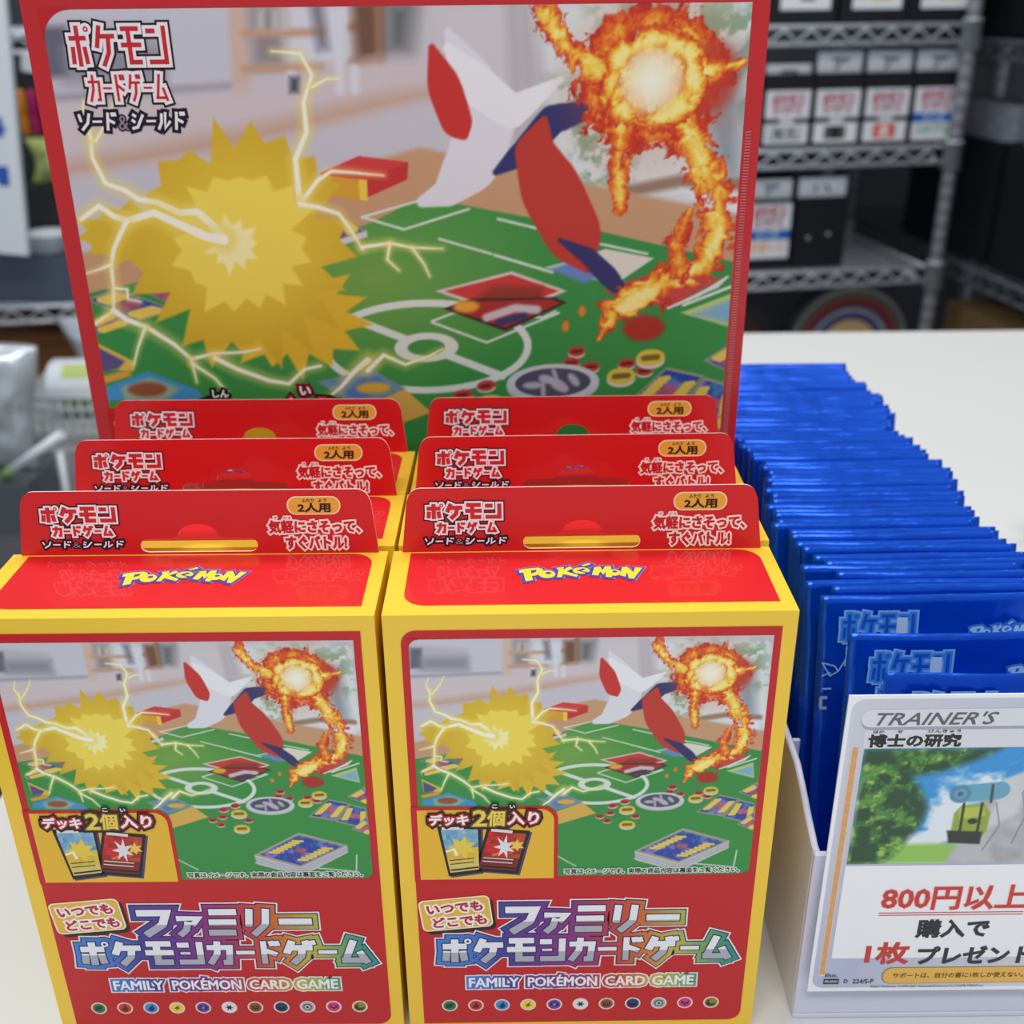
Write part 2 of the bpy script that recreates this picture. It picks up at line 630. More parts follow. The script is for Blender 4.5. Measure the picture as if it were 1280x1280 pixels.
# ------------------------------------------------------------------ the picture printed on the game boxes
# millimetres on the small box's front; two sheets of measurements (B: taken off the big print, S: off the small one)
HBm = np.array([[9.142450260e-02, -1.792638884e-02, 2.092919031], [8.917953755e-04, 8.087857390e-02, 7.018091034],
                [-3.104732169e-06, -2.815739094e-04, 1.0]])
HSm = np.array([[1.416500895e-01, -9.973985068e-03, -59.84349668], [2.067426510e-03, 1.640122650e-01, -127.1852237],
                [-5.135166474e-06, -2.811888999e-04, 1.0]])


def _h(m, x, y):
    q = m @ np.array([x, y, 1.0])
    return (q[0] / q[2], q[1] / q[2])


def B(x, y):
    u, v = _h(HBm, x, y)
    u, v = (u - 60.07749) / 0.42102, (v - 60.5453) / 0.42102
    return (0.41218 * u + 0.01397 * v + 60.55345, 0.00918 * u + 0.42339 * v + 60.81384)


def S(x, y):
    """small print, given as offsets inside its close-up"""
    return _h(HSm, 480 + x / 2.4615, 770 + y / 2.4615)


def BP(*p):
    return [B(*q) for q in p]


def SP(*p):
    return [S(*q) for q in p]


def crop(ox, oy, s):
    return lambda *p: [B(ox + x / s, oy + y / s) for x, y in p]


c1 = crop(0, 0, 2.6667)
c2 = crop(400, 0, 2.2857)
c3 = crop(0, 280, 2.6667)
c4 = crop(460, 260, 2.56)
c7 = crop(100, 180, 3.5556)


def lattice(seed, n=64):
    return np.random.RandomState(seed).rand(n, n)


def noise2(x, y, seed):
    L = lattice(seed)
    xi, yi = np.floor(x).astype(int), np.floor(y).astype(int)
    fx, fy = x - xi, y - yi
    fx, fy = fx * fx * (3 - 2 * fx), fy * fy * (3 - 2 * fy)
    g = lambda i, j: L[(yi + j) % 64, (xi + i) % 64]
    return (g(0, 0) * (1 - fx) + g(1, 0) * fx) * (1 - fy) + (g(0, 1) * (1 - fx) + g(1, 1) * fx) * fy


def fbm(x, y, seed, o=4):
    r, a, t = 0, 1.0, 0
    for k in range(o):
        r = r + a * noise2(x * 2 ** k, y * 2 ** k, seed + k)
        t += a
        a *= .55
    return r / t


class Canvas:
    def __init__(self, u0, v0, u1, v1, step, base):
        self.u0, self.v0, self.s = u0, v0, step
        nx, ny = int(round((u1 - u0) / step)) + 1, int(round((v1 - v0) / step)) + 1
        self.X, self.Y = np.meshgrid(u0 + step * np.arange(nx), v0 + step * np.arange(ny))
        self.im = np.zeros((ny, nx, 3)) + np.array(base, float)

    def win(self, pts, pad):
        p = np.array(pts)
        ny, nx = self.X.shape
        a = max(0, int((p[:, 0].min() - pad - self.u0) / self.s))
        b = min(nx, int((p[:, 0].max() + pad - self.u0) / self.s) + 2)
        c = max(0, int((p[:, 1].min() - pad - self.v0) / self.s))
        d = min(ny, int((p[:, 1].max() + pad - self.v0) / self.s) + 2)
        return (slice(c, d), slice(a, b)) if b > a and d > c else None

    def put(self, wn, cov, col):
        col = np.array(col, float) if not isinstance(col, np.ndarray) else col
        self.im[wn] = self.im[wn] * (1 - cov[..., None]) + col * cov[..., None]

    @staticmethod
    def seg(X, Y, a, b):
        dx, dy = b[0] - a[0], b[1] - a[1]
        t = np.clip(((X - a[0]) * dx + (Y - a[1]) * dy) / (dx * dx + dy * dy + 1e-12), 0, 1)
        return np.hypot(X - a[0] - t * dx, Y - a[1] - t * dy), t

    def poly(self, pts, col, soft=0.0, alpha=1.0):
        soft = max(soft, self.s * 0.7)
        wn = self.win(pts, soft * 1.5)
        if wn is None:
            return
        X, Y = self.X[wn], self.Y[wn]
        d = np.full(X.shape, 1e9)
        ins = np.zeros(X.shape, bool)
        n = len(pts)
        for i in range(n):
            a, b = pts[i], pts[(i + 1) % n]
            d = np.minimum(d, self.seg(X, Y, a, b)[0])
            if a[1] != b[1]:
                ins ^= ((a[1] > Y) != (b[1] > Y)) & (X < (b[0] - a[0]) * (Y - a[1]) / (b[1] - a[1]) + a[0])
        sd = np.where(ins, -d, d)
        cov = np.clip(0.5 - sd / (2 * soft), 0, 1) * alpha
        self.put(wn, cov, col(X, Y) if callable(col) else col)

    def line(self, pts, wd, col, soft=0.0, alpha=1.0, taper=None, closed=False):
        soft = max(soft, self.s * 0.6)
        pts = list(pts) + ([pts[0]] if closed else [])
        wn = self.win(pts, wd + soft * 2)
        if wn is None:
            return
        X, Y = self.X[wn], self.Y[wn]
        best = np.full(X.shape, -1e9)
        n = len(pts) - 1
        for i in range(n):
            d, t = self.seg(X, Y, pts[i], pts[i + 1])
            ww = wd / 2
            if taper:
                ww = ww * (taper[0] + (taper[1] - taper[0]) * (i + t) / n)
            best = np.maximum(best, ww - d)
        self.put(wn, np.clip(0.5 + best / (2 * soft), 0, 1) * alpha, col)

    def ell(self, c, rx, ry, col, soft=0.0, alpha=1.0, rot=0.0):
        pts = []
        for k in range(40):
            a = 2 * PI * k / 40
            x, y = rx * math.cos(a), ry * math.sin(a)
            pts.append((c[0] + x * math.cos(rot) - y * math.sin(rot), c[1] + x * math.sin(rot) + y * math.cos(rot)))
        self.poly(pts, col, soft, alpha)

    def glow(self, c, r, col, alpha, power=1.0):
        wn = self.win([c], r)
        if wn is None:
            return
        d = np.hypot(self.X[wn] - c[0], self.Y[wn] - c[1]) / r
        self.put(wn, np.clip(1 - d, 0, 1) ** power * alpha, col)

    def fire(self, path, widths, seed, heat=1.0):
        wn = self.win(path, max(widths) * 1.6)
        if wn is None:
            return
        X, Y = self.X[wn], self.Y[wn]
        best = np.full(X.shape, 9.0)
        for i in range(len(path) - 1):
            d, t = self.seg(X, Y, path[i], path[i + 1])
            best = np.minimum(best, d / (widths[i] + (widths[i + 1] - widths[i]) * t))
        wx = fbm(X * .5, Y * .5, seed + 20, 3) * 2.5
        wy = fbm(X * .5 + 9, Y * .5, seed + 30, 3) * 2.5
        n = fbm(X * .75 + wx, Y * .75 + wy, seed, 4)
        n2 = fbm(X * 1.7 + wy * 1.5, Y * 1.3 + wx * 1.5, seed + 7, 3)
        f = best + (n - .5) * 1.9 + (n2 - .5) * 0.9
        a = np.clip((1.02 - f) / .22, 0, 1) * np.clip((1.7 - best) / .4, 0, 1)
        k = np.clip(1 - f, 0, 1.4) * heat
        k += (n2 - .5) * .9
        stops = [(-.3, (150, 30, 24)), (.12, (214, 62, 34)), (.38, (238, 130, 40)), (.62, (250, 204, 70)), (.95, (255, 238, 150))]
        xs = [s_[0] for s_ in stops]
        col = np.stack([np.interp(k, xs, [s_[1][j] for s_ in stops]) for j in range(3)], -1)
        self.put(wn, a, col)


def lerp(a, b, t):
    return (a[0] + (b[0] - a[0]) * t, a[1] + (b[1] - a[1]) * t)


def quad_at(q, s, t):
    return lerp(lerp(q[0], q[1], s), lerp(q[3], q[2], s), t)


def subq(q, s0, t0, s1, t1):
    return [quad_at(q, s0, t0), quad_at(q, s1, t0), quad_at(q, s1, t1), quad_at(q, s0, t1)]


def card_back(cv, q, seed):
    """face-down card: blue swirl, pale rim, yellow lettering strokes top and bottom"""
    cv.poly(q, (168, 158, 130))
    def col(X, Y):
        n = fbm(X * .45, Y * .45, seed, 3)
        m = fbm(X * .7 + 5, Y * .7, seed + 3, 3)
        a = np.array((46, 74, 168.)) * np.ones(X.shape + (3,))
        a = a + (np.array((170, 130, 200.)) - a) * np.clip((n - .52) * 5, 0, .8)[..., None]
        return a + (np.array((70, 140, 190.)) - a) * np.clip((m - .55) * 4, 0, .8)[..., None]
    cv.poly(subq(q, .06, .05, .94, .95), col)
    cv.ell(quad_at(q, .5, .5), 1.5, .8, (214, 90, 90), 0.5, .75)
    for t in (.2, .82):
        for i in range(7):
            s = .24 + .52 * i / 6
            cv.line([quad_at(q, s - .03, t - .07), quad_at(q, s + .03, t + .07)], .7, (236, 206, 90), 0.12)


def art(u0, v0, u1, v1, step):
    cv = Canvas(u0, v0, u1, v1, step, (206, 200, 208))
    P, L = cv.poly, cv.line
    # ---- room, out of focus
    P(BP((40, 0), (300, 0), (300, 130), (60, 215)), (205, 205, 216), 1.0)
    P(BP((40, 28), (86, 26), (196, 34), (205, 108), (70, 112)), (190, 186, 196), .8)
    P(BP((50, 34), (80, 33), (88, 95), (56, 98)), (106, 106, 124), .5)
    P(BP((80, 62), (200, 58), (205, 98), (86, 100)), (150, 148, 160), 1.2)
    L(BP((60, 124), (290, 108)), .8, (150, 146, 160), .5)
    P(BP((284, 0), (312, 0), (314, 126), (292, 130)), (214, 186, 170), .5)
    P(BP((308, 2), (470, 0), (462, 86), (314, 92)), (200, 190, 190), .7)
    P(BP((312, 4), (352, 3), (356, 82), (318, 84)), (150, 142, 146), 1.0)
    P(BP((358, 3), (440, 2), (436, 78), (360, 80)), (220, 222, 232), 1.0)
    for y in (40, 84):
        L(BP((306, y + 2), (402, y)), .9, (204, 160, 134), .4)
        L(BP((440, y - 6), (470, y - 8)), .9, (190, 136, 108), .4)
    for x in (322, 340, 352):
        P(BP((x, 12), (x + 9, 12), (x + 8, 36), (x, 36)), (206, 200, 196), .5)
    P(BP((388, 3), (402, 2), (410, 60), (398, 62)), (120, 118, 130), .8)
    P(BP((440, 2), (478, 0), (480, 72), (446, 76)), (120, 84, 66), .8)
    L(BP((473, 0), (476, 76)), 1.1, (176, 118, 86), .3)
    P(BP((480, 0), (520, 0), (512, 66), (482, 68)), (104, 108, 108), 1.6)
    P(BP((60, 132), (300, 112), (480, 74), (620, 74), (640, 190), (520, 200), (60, 240)), (214, 200, 204), 1.2)
    P(BP((70, 205), (300, 162), (480, 118), (540, 110), (540, 124), (480, 138), (300, 186), (76, 226)), (204, 166, 146), 1.2)
    P(BP((60, 226), (300, 186), (540, 126), (700, 130), (700, 260), (300, 300), (60, 320)), (204, 200, 210), 1.0)
    for x, h in ((365, 18), (425, 44), (444, 26)):
        L(BP((x, 112), (x - 1, 112 - h)), 1.0, (222, 222, 230), .4)
    P(BP((362, 96), (374, 96), (374, 116), (362, 116)), (86, 86, 100), .4)
    # window with curtains and leaves
    P(BP((540, 0), (690, 0), (700, 260), (560, 190)), (212, 206, 210), 1.5)
    for x in (640, 656, 672):
        L(BP((x, 0), (x + 8, 170)), 1.4, (190, 182, 186), .8)
    P(BP((668, 0), (960, 0), (960, 260), (700, 240)), (224, 228, 228), 1.2)
    def leaf(X, Y):
        n = fbm(X * .55, Y * .55, 11, 4)
        a = np.array((222, 226, 224.)) * np.ones(X.shape + (3,))
        return a + (np.array((124, 158, 122.)) - a) * np.clip((n - .42) * 6, 0, .85)[..., None]
    P(BP((740, 0), (960, 0), (960, 150), (880, 150), (760, 70)), leaf, 2.0, .9)
    P(BP((690, 100), (760, 110), (800, 240), (720, 240)), leaf, 2.0, .9)
    P(BP((880, 130), (905, 60), (930, 60), (925, 240), (890, 200)), (150, 158, 168), 1.5)
    L(BP((780, 240), (850, 226), (935, 232)), 1.5, (158, 128, 108), .4)
    P(BP((852, 236), (935, 240), (935, 268), (880, 262)), (232, 232, 236), .5)
    # ---- table and mat
    tan = (204, 158, 120)
    P(BP((60, 330), (120, 312), (270, 268), (395, 232), (470, 200), (525, 184), (700, 222), (960, 276), (960, 640), (40, 640)), tan, .35)
    green = (62, 148, 70)
    mat_edge = SP((560, 352), (648, 318), (905, 362), (1165, 415), (1165, 700), (1118, 806), (60, 830), (60, 445), (330, 400))
    def felt(X, Y):
        c = B(470, 350)
        d = np.clip(1 - np.hypot((X - c[0]) / 24, (Y - c[1]) / 15), 0, 1)[..., None]
        return np.array((58, 146, 70.)) + (np.array((120, 168, 74.)) - np.array((58, 146, 70.))) * d
    P(mat_edge, felt, .12)
    wl = (222, 230, 222)
    def ring(c, rx, ry, wd, rot, col=wl):
        pts = [(c[0] + rx * math.cos(2 * PI * k / 48) * math.cos(rot) - ry * math.sin(2 * PI * k / 48) * math.sin(rot),
                c[1] + rx * math.cos(2 * PI * k / 48) * math.sin(rot) + ry * math.sin(2 * PI * k / 48) * math.cos(rot)) for k in range(48)]
        L(pts, wd, col, 0, 1, None, True)
    cc = B(533, 434)
    ring(cc, 13.0, 5.9, .95, .03)
    L(BP((440, 398), (628, 470)), 1.0, wl)
    cv.ell(cc, 4.1, 2.0, wl)
    cv.ell(cc, 2.4, 1.1, (70, 150, 72))
    for pts in (((205, 362), (275, 335), (560, 350), (600, 330)), ((205, 365), (380, 430), (610, 335))):
        L(c4(*pts), .32, wl)
    for pts in (((120, 620), (240, 655), (425, 597)), ((120, 620), (300, 568)), ((340, 682), (490, 725)), ((508, 625), (620, 652)), ((770, 690), (935, 725))):
        L(c2(*pts), .3, wl)
    L(c4((405, 150), (590, 205)), .35, wl)
    L(c4((1010, 310), (1190, 240)), .4, wl)
    L(SP((530, 735), (590, 768)), .3, wl)
    L(SP((770, 745), (1075, 770), (1085, 720)), .35, wl)
    # ---- things lying on the table
    P(c2((0, 495), (110, 446), (252, 464), (250, 512), (140, 562), (20, 540)), (204, 50, 52))
    P(c2((0, 495), (110, 446), (252, 464), (140, 508)), (216, 62, 62))
    P(c2((0, 500), (134, 514), (136, 574), (0, 556)), (222, 164, 48))
    P(c2((110, 512), (134, 514), (136, 574), (114, 570)), (244, 208, 70))
    card_back(cv, c7((1010, 470), (1075, 345), (1180, 335), (1275, 385)), 3)
    P(c7((1005, 472), (1275, 385), (1278, 412), (1010, 500)), (214, 212, 222))
    card_back(cv, c7((30, 690), (160, 640), (435, 740), (240, 790)), 5)
    card_back(cv, c7((230, 630), (380, 580), (500, 720), (430, 725)), 8)
    card_back(cv, c7((40, 800), (140, 740), (250, 790), (60, 850)), 9)
    P(c7((60, 875), (250, 970), (240, 1010), (90, 1000)), (226, 192, 76))
    P(c7((75, 900), (200, 965), (170, 1000), (95, 1010)), (92, 82, 132), .2)
    P(c7((70, 1040), (220, 1000), (230, 1030), (90, 1070)), (226, 160, 60), .2)
    P(c7((90, 1090), (300, 1010), (520, 1090), (560, 1138), (90, 1138)), (66, 150, 206))
    P(c7((180, 1080), (310, 1035), (450, 1085), (380, 1138), (200, 1138)), (150, 176, 150), .3)
    cv.ell(c7((300, 1090))[0], 2.5, 1.0, (150, 84, 56), .3)
    P(c4((565, 190), (640, 170), (760, 130), (915, 160), (790, 245)), (226, 222, 206))
    P(c4((580, 195), (650, 172), (750, 215), (690, 240)), (104, 140, 200), .3)
    P(c4((750, 265), (960, 190), (1130, 225), (960, 320)), (206, 70, 66))
    for k in range(4):
        L(c4((960 + 30 * k, 320 - 12 * k), (1120 + 10 * k, 250 - 10 * k)), .35, (236, 220, 220))
    P(c4((1000, 335), (1170, 270), (1172, 385)), (196, 206, 130))
    P(c4((1040, 340), (1165, 290), (1165, 370)), (130, 180, 206), .4)
    P(c4((215, 265), (460, 202), (637, 265), (440, 345)), (228, 206, 204))
    P(c4((245, 266), (458, 212), (610, 265), (440, 330)), (206, 62, 52))
    P(c4((330, 300), (400, 250), (560, 250), (560, 320)), (150, 54, 40), .5)
    P(c4((240, 322), (330, 290), (600, 285), (637, 302), (440, 394)), (66, 40, 44))
    P(c4((262, 322), (335, 298), (590, 292), (615, 304), (440, 382)), (170, 48, 44))
    cv.ell(c4((315, 315))[0], 1.6, .8, (236, 170, 50), .3)
    L(c4((380, 350), (470, 320), (540, 325)), 1.1, (206, 196, 200), .2)
    L(c4((420, 365), (500, 345)), .9, (56, 60, 110), .2)
    for s_ in (((395, 405), (430, 402)),):
        pass
    # counters and coins
    def chip(c, r, col, seed=0):
        cv.ell((c[0], c[1] + r * .24), r, r * .62, (226, 214, 204))
        cv.ell(c, r, r * .62, col)
        L([(c[0] - r * .45, c[1] + .05), (c[0] + r * .45, c[1] - .05)], r * .42, tuple(x * .55 for x in col), .12)
    red, yl = (198, 66, 60), (226, 196, 74)
    for x, y in ((668, 458), (650, 494), (714, 507), (828, 497), (884, 520), (382, 566), (308, 596)):
        chip(c4((x, y))[0], 1.12, red)
    chip(c4((810, 537))[0], 1.85, yl)
    chip(c4((904, 478))[0], 1.85, yl)
    for x, y in ((702, 582), (740, 570), (696, 604), (664, 614), (686, 628), (774, 614)):
        chip(S(x, y), 1.1, red)
    chip(S(748, 594), 2.0, yl)
    chip(S(748, 640), 2.0, yl)
    c = B(691, 478)
    cv.ell((c[0], c[1] + .4), 6.0, 2.75, (196, 200, 204))
    cv.ell(c, 6.0, 2.6, (206, 210, 216))
    cv.ell(c, 4.9, 2.0, (84, 82, 100))
    for k, (x, y, a, b) in enumerate(((-2.6, .3, 1.3, .5), (-.9, -.5, 1.0, .6), (.8, .4, 1.5, .7), (2.7, -.3, 1.1, .5), (.2, -1.2, .9, .3), (-1.2, 1.1, 1.2, .3))):
        cv.ell((c[0] + x, c[1] + y), a, b, (190 + 6 * (k % 3), 194, 208), .2, .9, .3 * k)
    # decks and cards in the lower part
    card_back(cv, SP((960, 602), (1032, 548), (1092, 560), (1040, 615)), 14)
    card_back(cv, SP((1040, 618), (1092, 562), (1140, 575), (1140, 640)), 15)
    card_back(cv, SP((1090, 540), (1150, 508), (1160, 560), (1140, 560)), 16)
    card_back(cv, SP((1085, 640), (1140, 600), (1140, 655), (1130, 655)), 17)
    P(SP((770, 722), (920, 652), (1062, 690), (1060, 712), (905, 785), (775, 750)), (200, 200, 206))
    for k in range(3):
        L(SP((772, 730 + 6 * k), (905, 764 + 6 * k), (1061, 696 + 5 * k)), .15, (150, 150, 160))
    card_back(cv, SP((772, 722), (920, 654), (1062, 690), (905, 758)), 18)
    P(SP((530, 600), (610, 572), (652, 605), (535, 640)), (222, 178, 84))
    P(SP((470, 560), (560, 545), (612, 572), (530, 596)), (120, 150, 170))
    P(SP((490, 560), (560, 550), (590, 570), (530, 588)), (84, 130, 190), .3)
    cv.ell(S(560, 570), 2.2, .8, (226, 180, 60), .3)
    # ---- plain burst of yellow sparks (left) and plain streaks of white, red and blue (right)
    rs = np.random.RandomState(4)
    def burst(cx, cy, rx, ry, n, col, jag=.4, rot=0.0):
        pts = []
        for k in range(2 * n):
            a = PI * k / n + rot
            r = (1.0 if k % 2 == 0 else 1 - jag) * (0.86 + .28 * rs.rand())
            pts.append((cx + rx * r * math.cos(a), cy + ry * r * math.sin(a)))
        P(pts, col, .15)
    def gold(X, Y):
        c = B(300, 300)
        d = np.clip(np.hypot(X - c[0], Y - c[1]) / 15, 0, 1)[..., None]
        return np.array((244, 214, 66.)) + (np.array((216, 178, 44.)) - np.array((244, 214, 66.))) * d
    c = B(300, 310)
    d = B(362, 392)
    burst(d[0], d[1], 9.5, 8.0, 15, (228, 188, 48), .22, .2)
    d = B(165, 292)
    burst(d[0], d[1], 7.0, 4.0, 11, (222, 184, 48), .25, .2)
    burst(c[0], c[1], 14.0, 15.0, 21, gold, .20, .1)
    burst(c[0] + .5, c[1] - .5, 9.0, 9.0, 17, (248, 224, 88), .22, .3)
    burst(c[0] - 1.0, c[1] - .5, 3.6, 3.6, 11, (255, 246, 180), .36)
    def ribbon(pts, wds, col, soft=.15):
        for i in range(len(pts) - 1):
            n = 6
            for k in range(n):
                t0, t1 = k / n, (k + 1) / n
                a, b = lerp(pts[i], pts[i + 1], t0), lerp(pts[i], pts[i + 1], t1)
                L([a, b], 2 * (wds[i] + (wds[i + 1] - wds[i]) * (t0 + t1) / 2), col, soft)
    ribbon(BP((528, 252), (560, 240), (590, 205), (606, 160), (590, 100), (560, 40)), (.6, 1.6, 3.2, 3.4, 2.4, .3), (228, 226, 234))
    ribbon(BP((560, 60), (600, 110), (640, 140), (700, 100)), (.4, 2.2, 1.8, .3), (240, 240, 244))
    ribbon(BP((620, 215), (655, 190), (690, 150), (760, 130)), (.3, 1.5, 1.7, .5), (52, 52, 112))
    ribbon(BP((735, 335), (715, 290), (690, 240), (668, 190), (680, 150)), (.4, 3.4, 3.6, 2.2, .3), (196, 58, 46))
    ribbon(BP((790, 380), (760, 345), (735, 320), (700, 300)), (.3, 1.2, 1.0, .2), (52, 50, 104))
    ribbon(BP((540, 60), (556, 110), (570, 150), (580, 170)), (.3, 1.9, 1.8, .3), (206, 52, 46))
    # ---- fire
    cb = B(815, 100)
    cv.glow(cb, 12, (226, 110, 60), .45, .8)
    wr_ = [(cb[0] + 6.9 * math.cos(2 * PI * k / 20), cb[1] + 6.3 * math.sin(2 * PI * k / 20)) for k in range(21)]
    cv.fire(wr_, [2.3] * 21, 15, .35)
    cv.ell(B(884, 98), 3.4, 4.2, (196, 60, 44), .8, .8)
    cv.fire(BP((683, -6), (690, 30), (712, 62), (745, 86), (785, 92)), [1.4, 1.8, 1.7, 1.7, 1.8], 1, .75)
    cv.fire(BP((848, 84), (880, 92), (930, 76)), [2.2, 1.5, .5], 2, .8)
    cv.fire(BP((780, 130), (772, 190), (776, 260)), [2.2, 1.5, .9], 3, .6)
    cv.fire(BP((840, 130), (870, 190), (894, 240), (900, 290), (880, 330), (840, 352), (795, 372), (765, 392), (748, 425)),
            [2.6, 2.1, 2.2, 2.0, 1.9, 2.4, 2.6, 2.0, .5], 4, .8)
    cv.fire(BP((850, 340), (848, 300), (862, 262)), [1.4, 1.3, .5], 6, .5)
    ringp = [(cb[0] + 4.7 * math.cos(2 * PI * k / 20), cb[1] + 4.5 * math.sin(2 * PI * k / 20)) for k in range(21)]
    cv.fire(ringp, [1.5] * 21, 5, .95)
    cv.glow(cb, 4.4, (255, 226, 130), .95, .35)
    cv.glow(cb, 3.6, (255, 252, 236), 1.0, .4)
    cv.ell(B(805, 410), 2.6, 1.7, (176, 50, 38), .4)
    for x, y in ((685, 330), (632, 378)):
        cv.ell(c4((x, y))[0], .45, .7, (240, 130, 50), .2)
    # ---- lightning
    def bolt(pts, wd, t=(1, .5)):
        L(pts, wd * 3.0, (246, 226, 110), wd * .9, .55, t)
        L(pts, wd, (255, 253, 232), 0, 1, t)
    bolt(c7((45, -60), (55, 60), (115, 175), (200, 205), (260, 245), (345, 260), (440, 305), (520, 300), (590, 360), (640, 420)), .62, (.6, 1.6))
    bolt(c7((5, 335), (85, 275), (150, 320), (210, 340), (330, 305), (460, 365), (560, 410), (640, 425)), .7, (.7, 1.7))
    bolt(c7((210, 340), (175, 410), (150, 470), (140, 540), (150, 640), (150, 740), (60, 805)), .62)
    bolt(c7((15, 578), (90, 555), (140, 535)), .4, (.3, 1))
    bolt(c7((150, 740), (210, 780), (300, 815), (420, 890), (495, 955), (600, 930), (720, 925), (800, 910)), .75, (1, .35))
    bolt(c7((600, 950), (700, 1000), (840, 1050), (930, 1065), (1000, 1000), (1070, 985)), .62, (1, .6))
    bolt(c7((495, 955), (520, 1060)), .35)
    bolt(c7((500, 975), (600, 1040), (660, 1110)), .4)
    bolt(c7((290, 815), (260, 900), (240, 980)), .4)
    bolt(c7((150, 640), (210, 645), (215, 690), (270, 700)), .35)
    bolt(c7((1110, 1120), (1160, 1080), (1220, 1010), (1280, 960)), .7, (.4, 1.2))
    bolt(c4((0, 520), (50, 470), (120, 500), (180, 480), (240, 450)), .6, (1, .3))
    bolt(c1((905, 170), (1000, 178), (1040, 250), (1012, 340), (1022, 440), (985, 530), (1000, 680)), .55, (.4, 1.3))
    bolt(c1((1040, 290), (1090, 262), (1130, 262)), .3)
    bolt(c1((1000, 680), (1060, 600), (1105, 570), (1180, 575), (1280, 585)), .5, (1.2, .4))
    bolt(c1((1000, 680), (1060, 690), (1130, 712), (1165, 760), (1210, 832)), .5, (1.2, .5))
    bolt(c4((-20, 125), (70, 112), (140, 126), (240, 130)), .5, (1, .4))
    bolt(c4((70, 112), (62, 165), (100, 200)), .35)
    bolt(c4((140, 126), (180, 180), (198, 220)), .3)
    bolt(c1((280, 335), (272, 400), (310, 470)), .35, (.4, 1))
    bolt(c1((385, 320), (365, 390), (320, 470)), .3, (.3, 1))
    return cv


# ------------------------------------------------------------------ setting
CZ = -0.90
bm = bmesh.new()
bx(bm, -3, 3, -1.5, 3.6, CZ - .05, CZ)
o = obj('floor', finish(bm, 'floor', M['floor']))
o['kind'] = 'structure'
SR = math.radians(8.0)      # the shelving behind is turned a little against the counter
a_ = Vector((math.cos(SR), math.sin(SR), 0))
b_ = Vector((-math.sin(SR), math.cos(SR), 0))
bm = bmesh.new()
bx(bm, -3, 3, 0, .08, CZ, 1.9)
o = obj('wall_back', finish(bm, 'wall_back', M['wall']), loc=(0, 2.62, 0), rot=(0, 0, SR))
o['kind'] = 'structure'

# counter: a cabinet body with a white laminate top
t = thing('shop_counter', 'white laminate shop counter the boxes and blue packs stand on', 'counter', (0, 0, CZ))
bm = bmesh.new()
bx(bm, -.187, 1.6, -.55, .905, -.03, 0)
part('worktop', finish(bm, 'worktop', M['counter'], .003), t, loc=(0, 0, -CZ))
bm = bmesh.new()
bx(bm, -.165, 1.58, -.5, .88, CZ, -.03)
part('cabinet_body', finish(bm, 'cabinet_body', M['counter_edge'], .002), t, loc=(0, 0, -CZ))


# ------------------------------------------------------------------ small card game boxes
BW, BD, BH = 0.095, 0.0318, 0.135
TB, TT, TH, TL = 0.0905, 0.0870, 0.0167, 0.1427     # hang tab: base width, top width, height, lean


def curve_plate(outer, holes, thick, name, mats):
    """flat plate with holes in the local xz plane; front face -y; metres"""
    cu = bpy.data.curves.new(name, 'CURVE')
    cu.dimensions = '2D'
    cu.fill_mode = 'BOTH'
    cu.extrude = thick / 2
    for pts in [outer] + holes:
        sp = cu.splines.new('POLY')
        sp.points.add(len(pts) - 1)
        for p, q in zip(sp.points, pts):
            p.co = (q[0], q[1], 0, 1)
        sp.use_cyclic_u = True
    ob = bpy.data.objects.new(name, cu)
    C.objects.link(ob)
    dg = bpy.context.evaluated_depsgraph_get()
    dg.update()
    e = ob.evaluated_get(dg)
    bm = bmesh.new()
    bm.from_mesh(e.to_mesh())
    e.to_mesh_clear()
    bpy.data.objects.remove(ob)
    bmesh.ops.rotate(bm, verts=bm.verts, cent=(0, 0, 0), matrix=Matrix.Rotation(PI / 2, 3, 'X'))
    bmesh.ops.remove_doubles(bm, verts=bm.verts[:], dist=1e-7)
    bmesh.ops.recalc_face_normals(bm, faces=bm.faces[:])
    bm.normal_update()
    for f in bm.faces:
        f.material_index = 0 if abs(f.normal.y) > .7 else 1
    return finish(bm, name, mats)


def rr_xz(x0, z0, x1, z1, r, top_only=False):
    pts = []
    for cx, cz, a0, rd in ((x1 - r, z1 - r, 0, 1), (x0 + r, z1 - r, PI / 2, 1), (x0 + r, z0 + r, PI, not top_only), (x1 - r, z0 + r, 1.5 * PI, not top_only)):
        if rd:
            pts += [(cx + r * math.cos(a0 + k * PI / 14), cz + r * math.sin(a0 + k * PI / 14)) for k in range(8)]
        else:
            pts.append((cx + (r if cx > (x0 + x1) / 2 else -r), cz - r))
    return pts


# tab plate with its hanging slot
outer = [(TB / 2, 0), (TT / 2 + .0003, TH - .0035)]
outer += [(TT / 2 - .0033 + .0033 * math.cos(k * PI / 14), TH - .0033 + .0033 * math.sin(k * PI / 14)) for k in range(1, 8)]
outer += [(-TT / 2 + .0033 + .0033 * math.cos(PI / 2 + k * PI / 14), TH - .0033 + .0033 * math.sin(PI / 2 + k * PI / 14)) for k in range(7)]
outer += [(-TT / 2 - .0003, TH - .0035), (-TB / 2, 0)]
slot = [(.0128 + .0020 * math.cos(-PI / 2 + k * PI / 8), .0024 + .0018 * math.sin(-PI / 2 + k * PI / 8)) for k in range(9)]
slot += [(.0066, .0043)] + [(.0052 * math.cos(k * PI / 12) * .95, .0050 + .0030 * math.sin(k * PI / 12)) for k in range(13)] + [(-.0066, .0043)]
slot += [(-.0128 + .0020 * math.cos(PI / 2 + k * PI / 8), .0024 + .0018 * math.sin(PI / 2 + k * PI / 8)) for k in range(9)]
me_tab = curve_plate(outer, [slot], .0006, 'hang_tab', [M['red'], M['edge']])

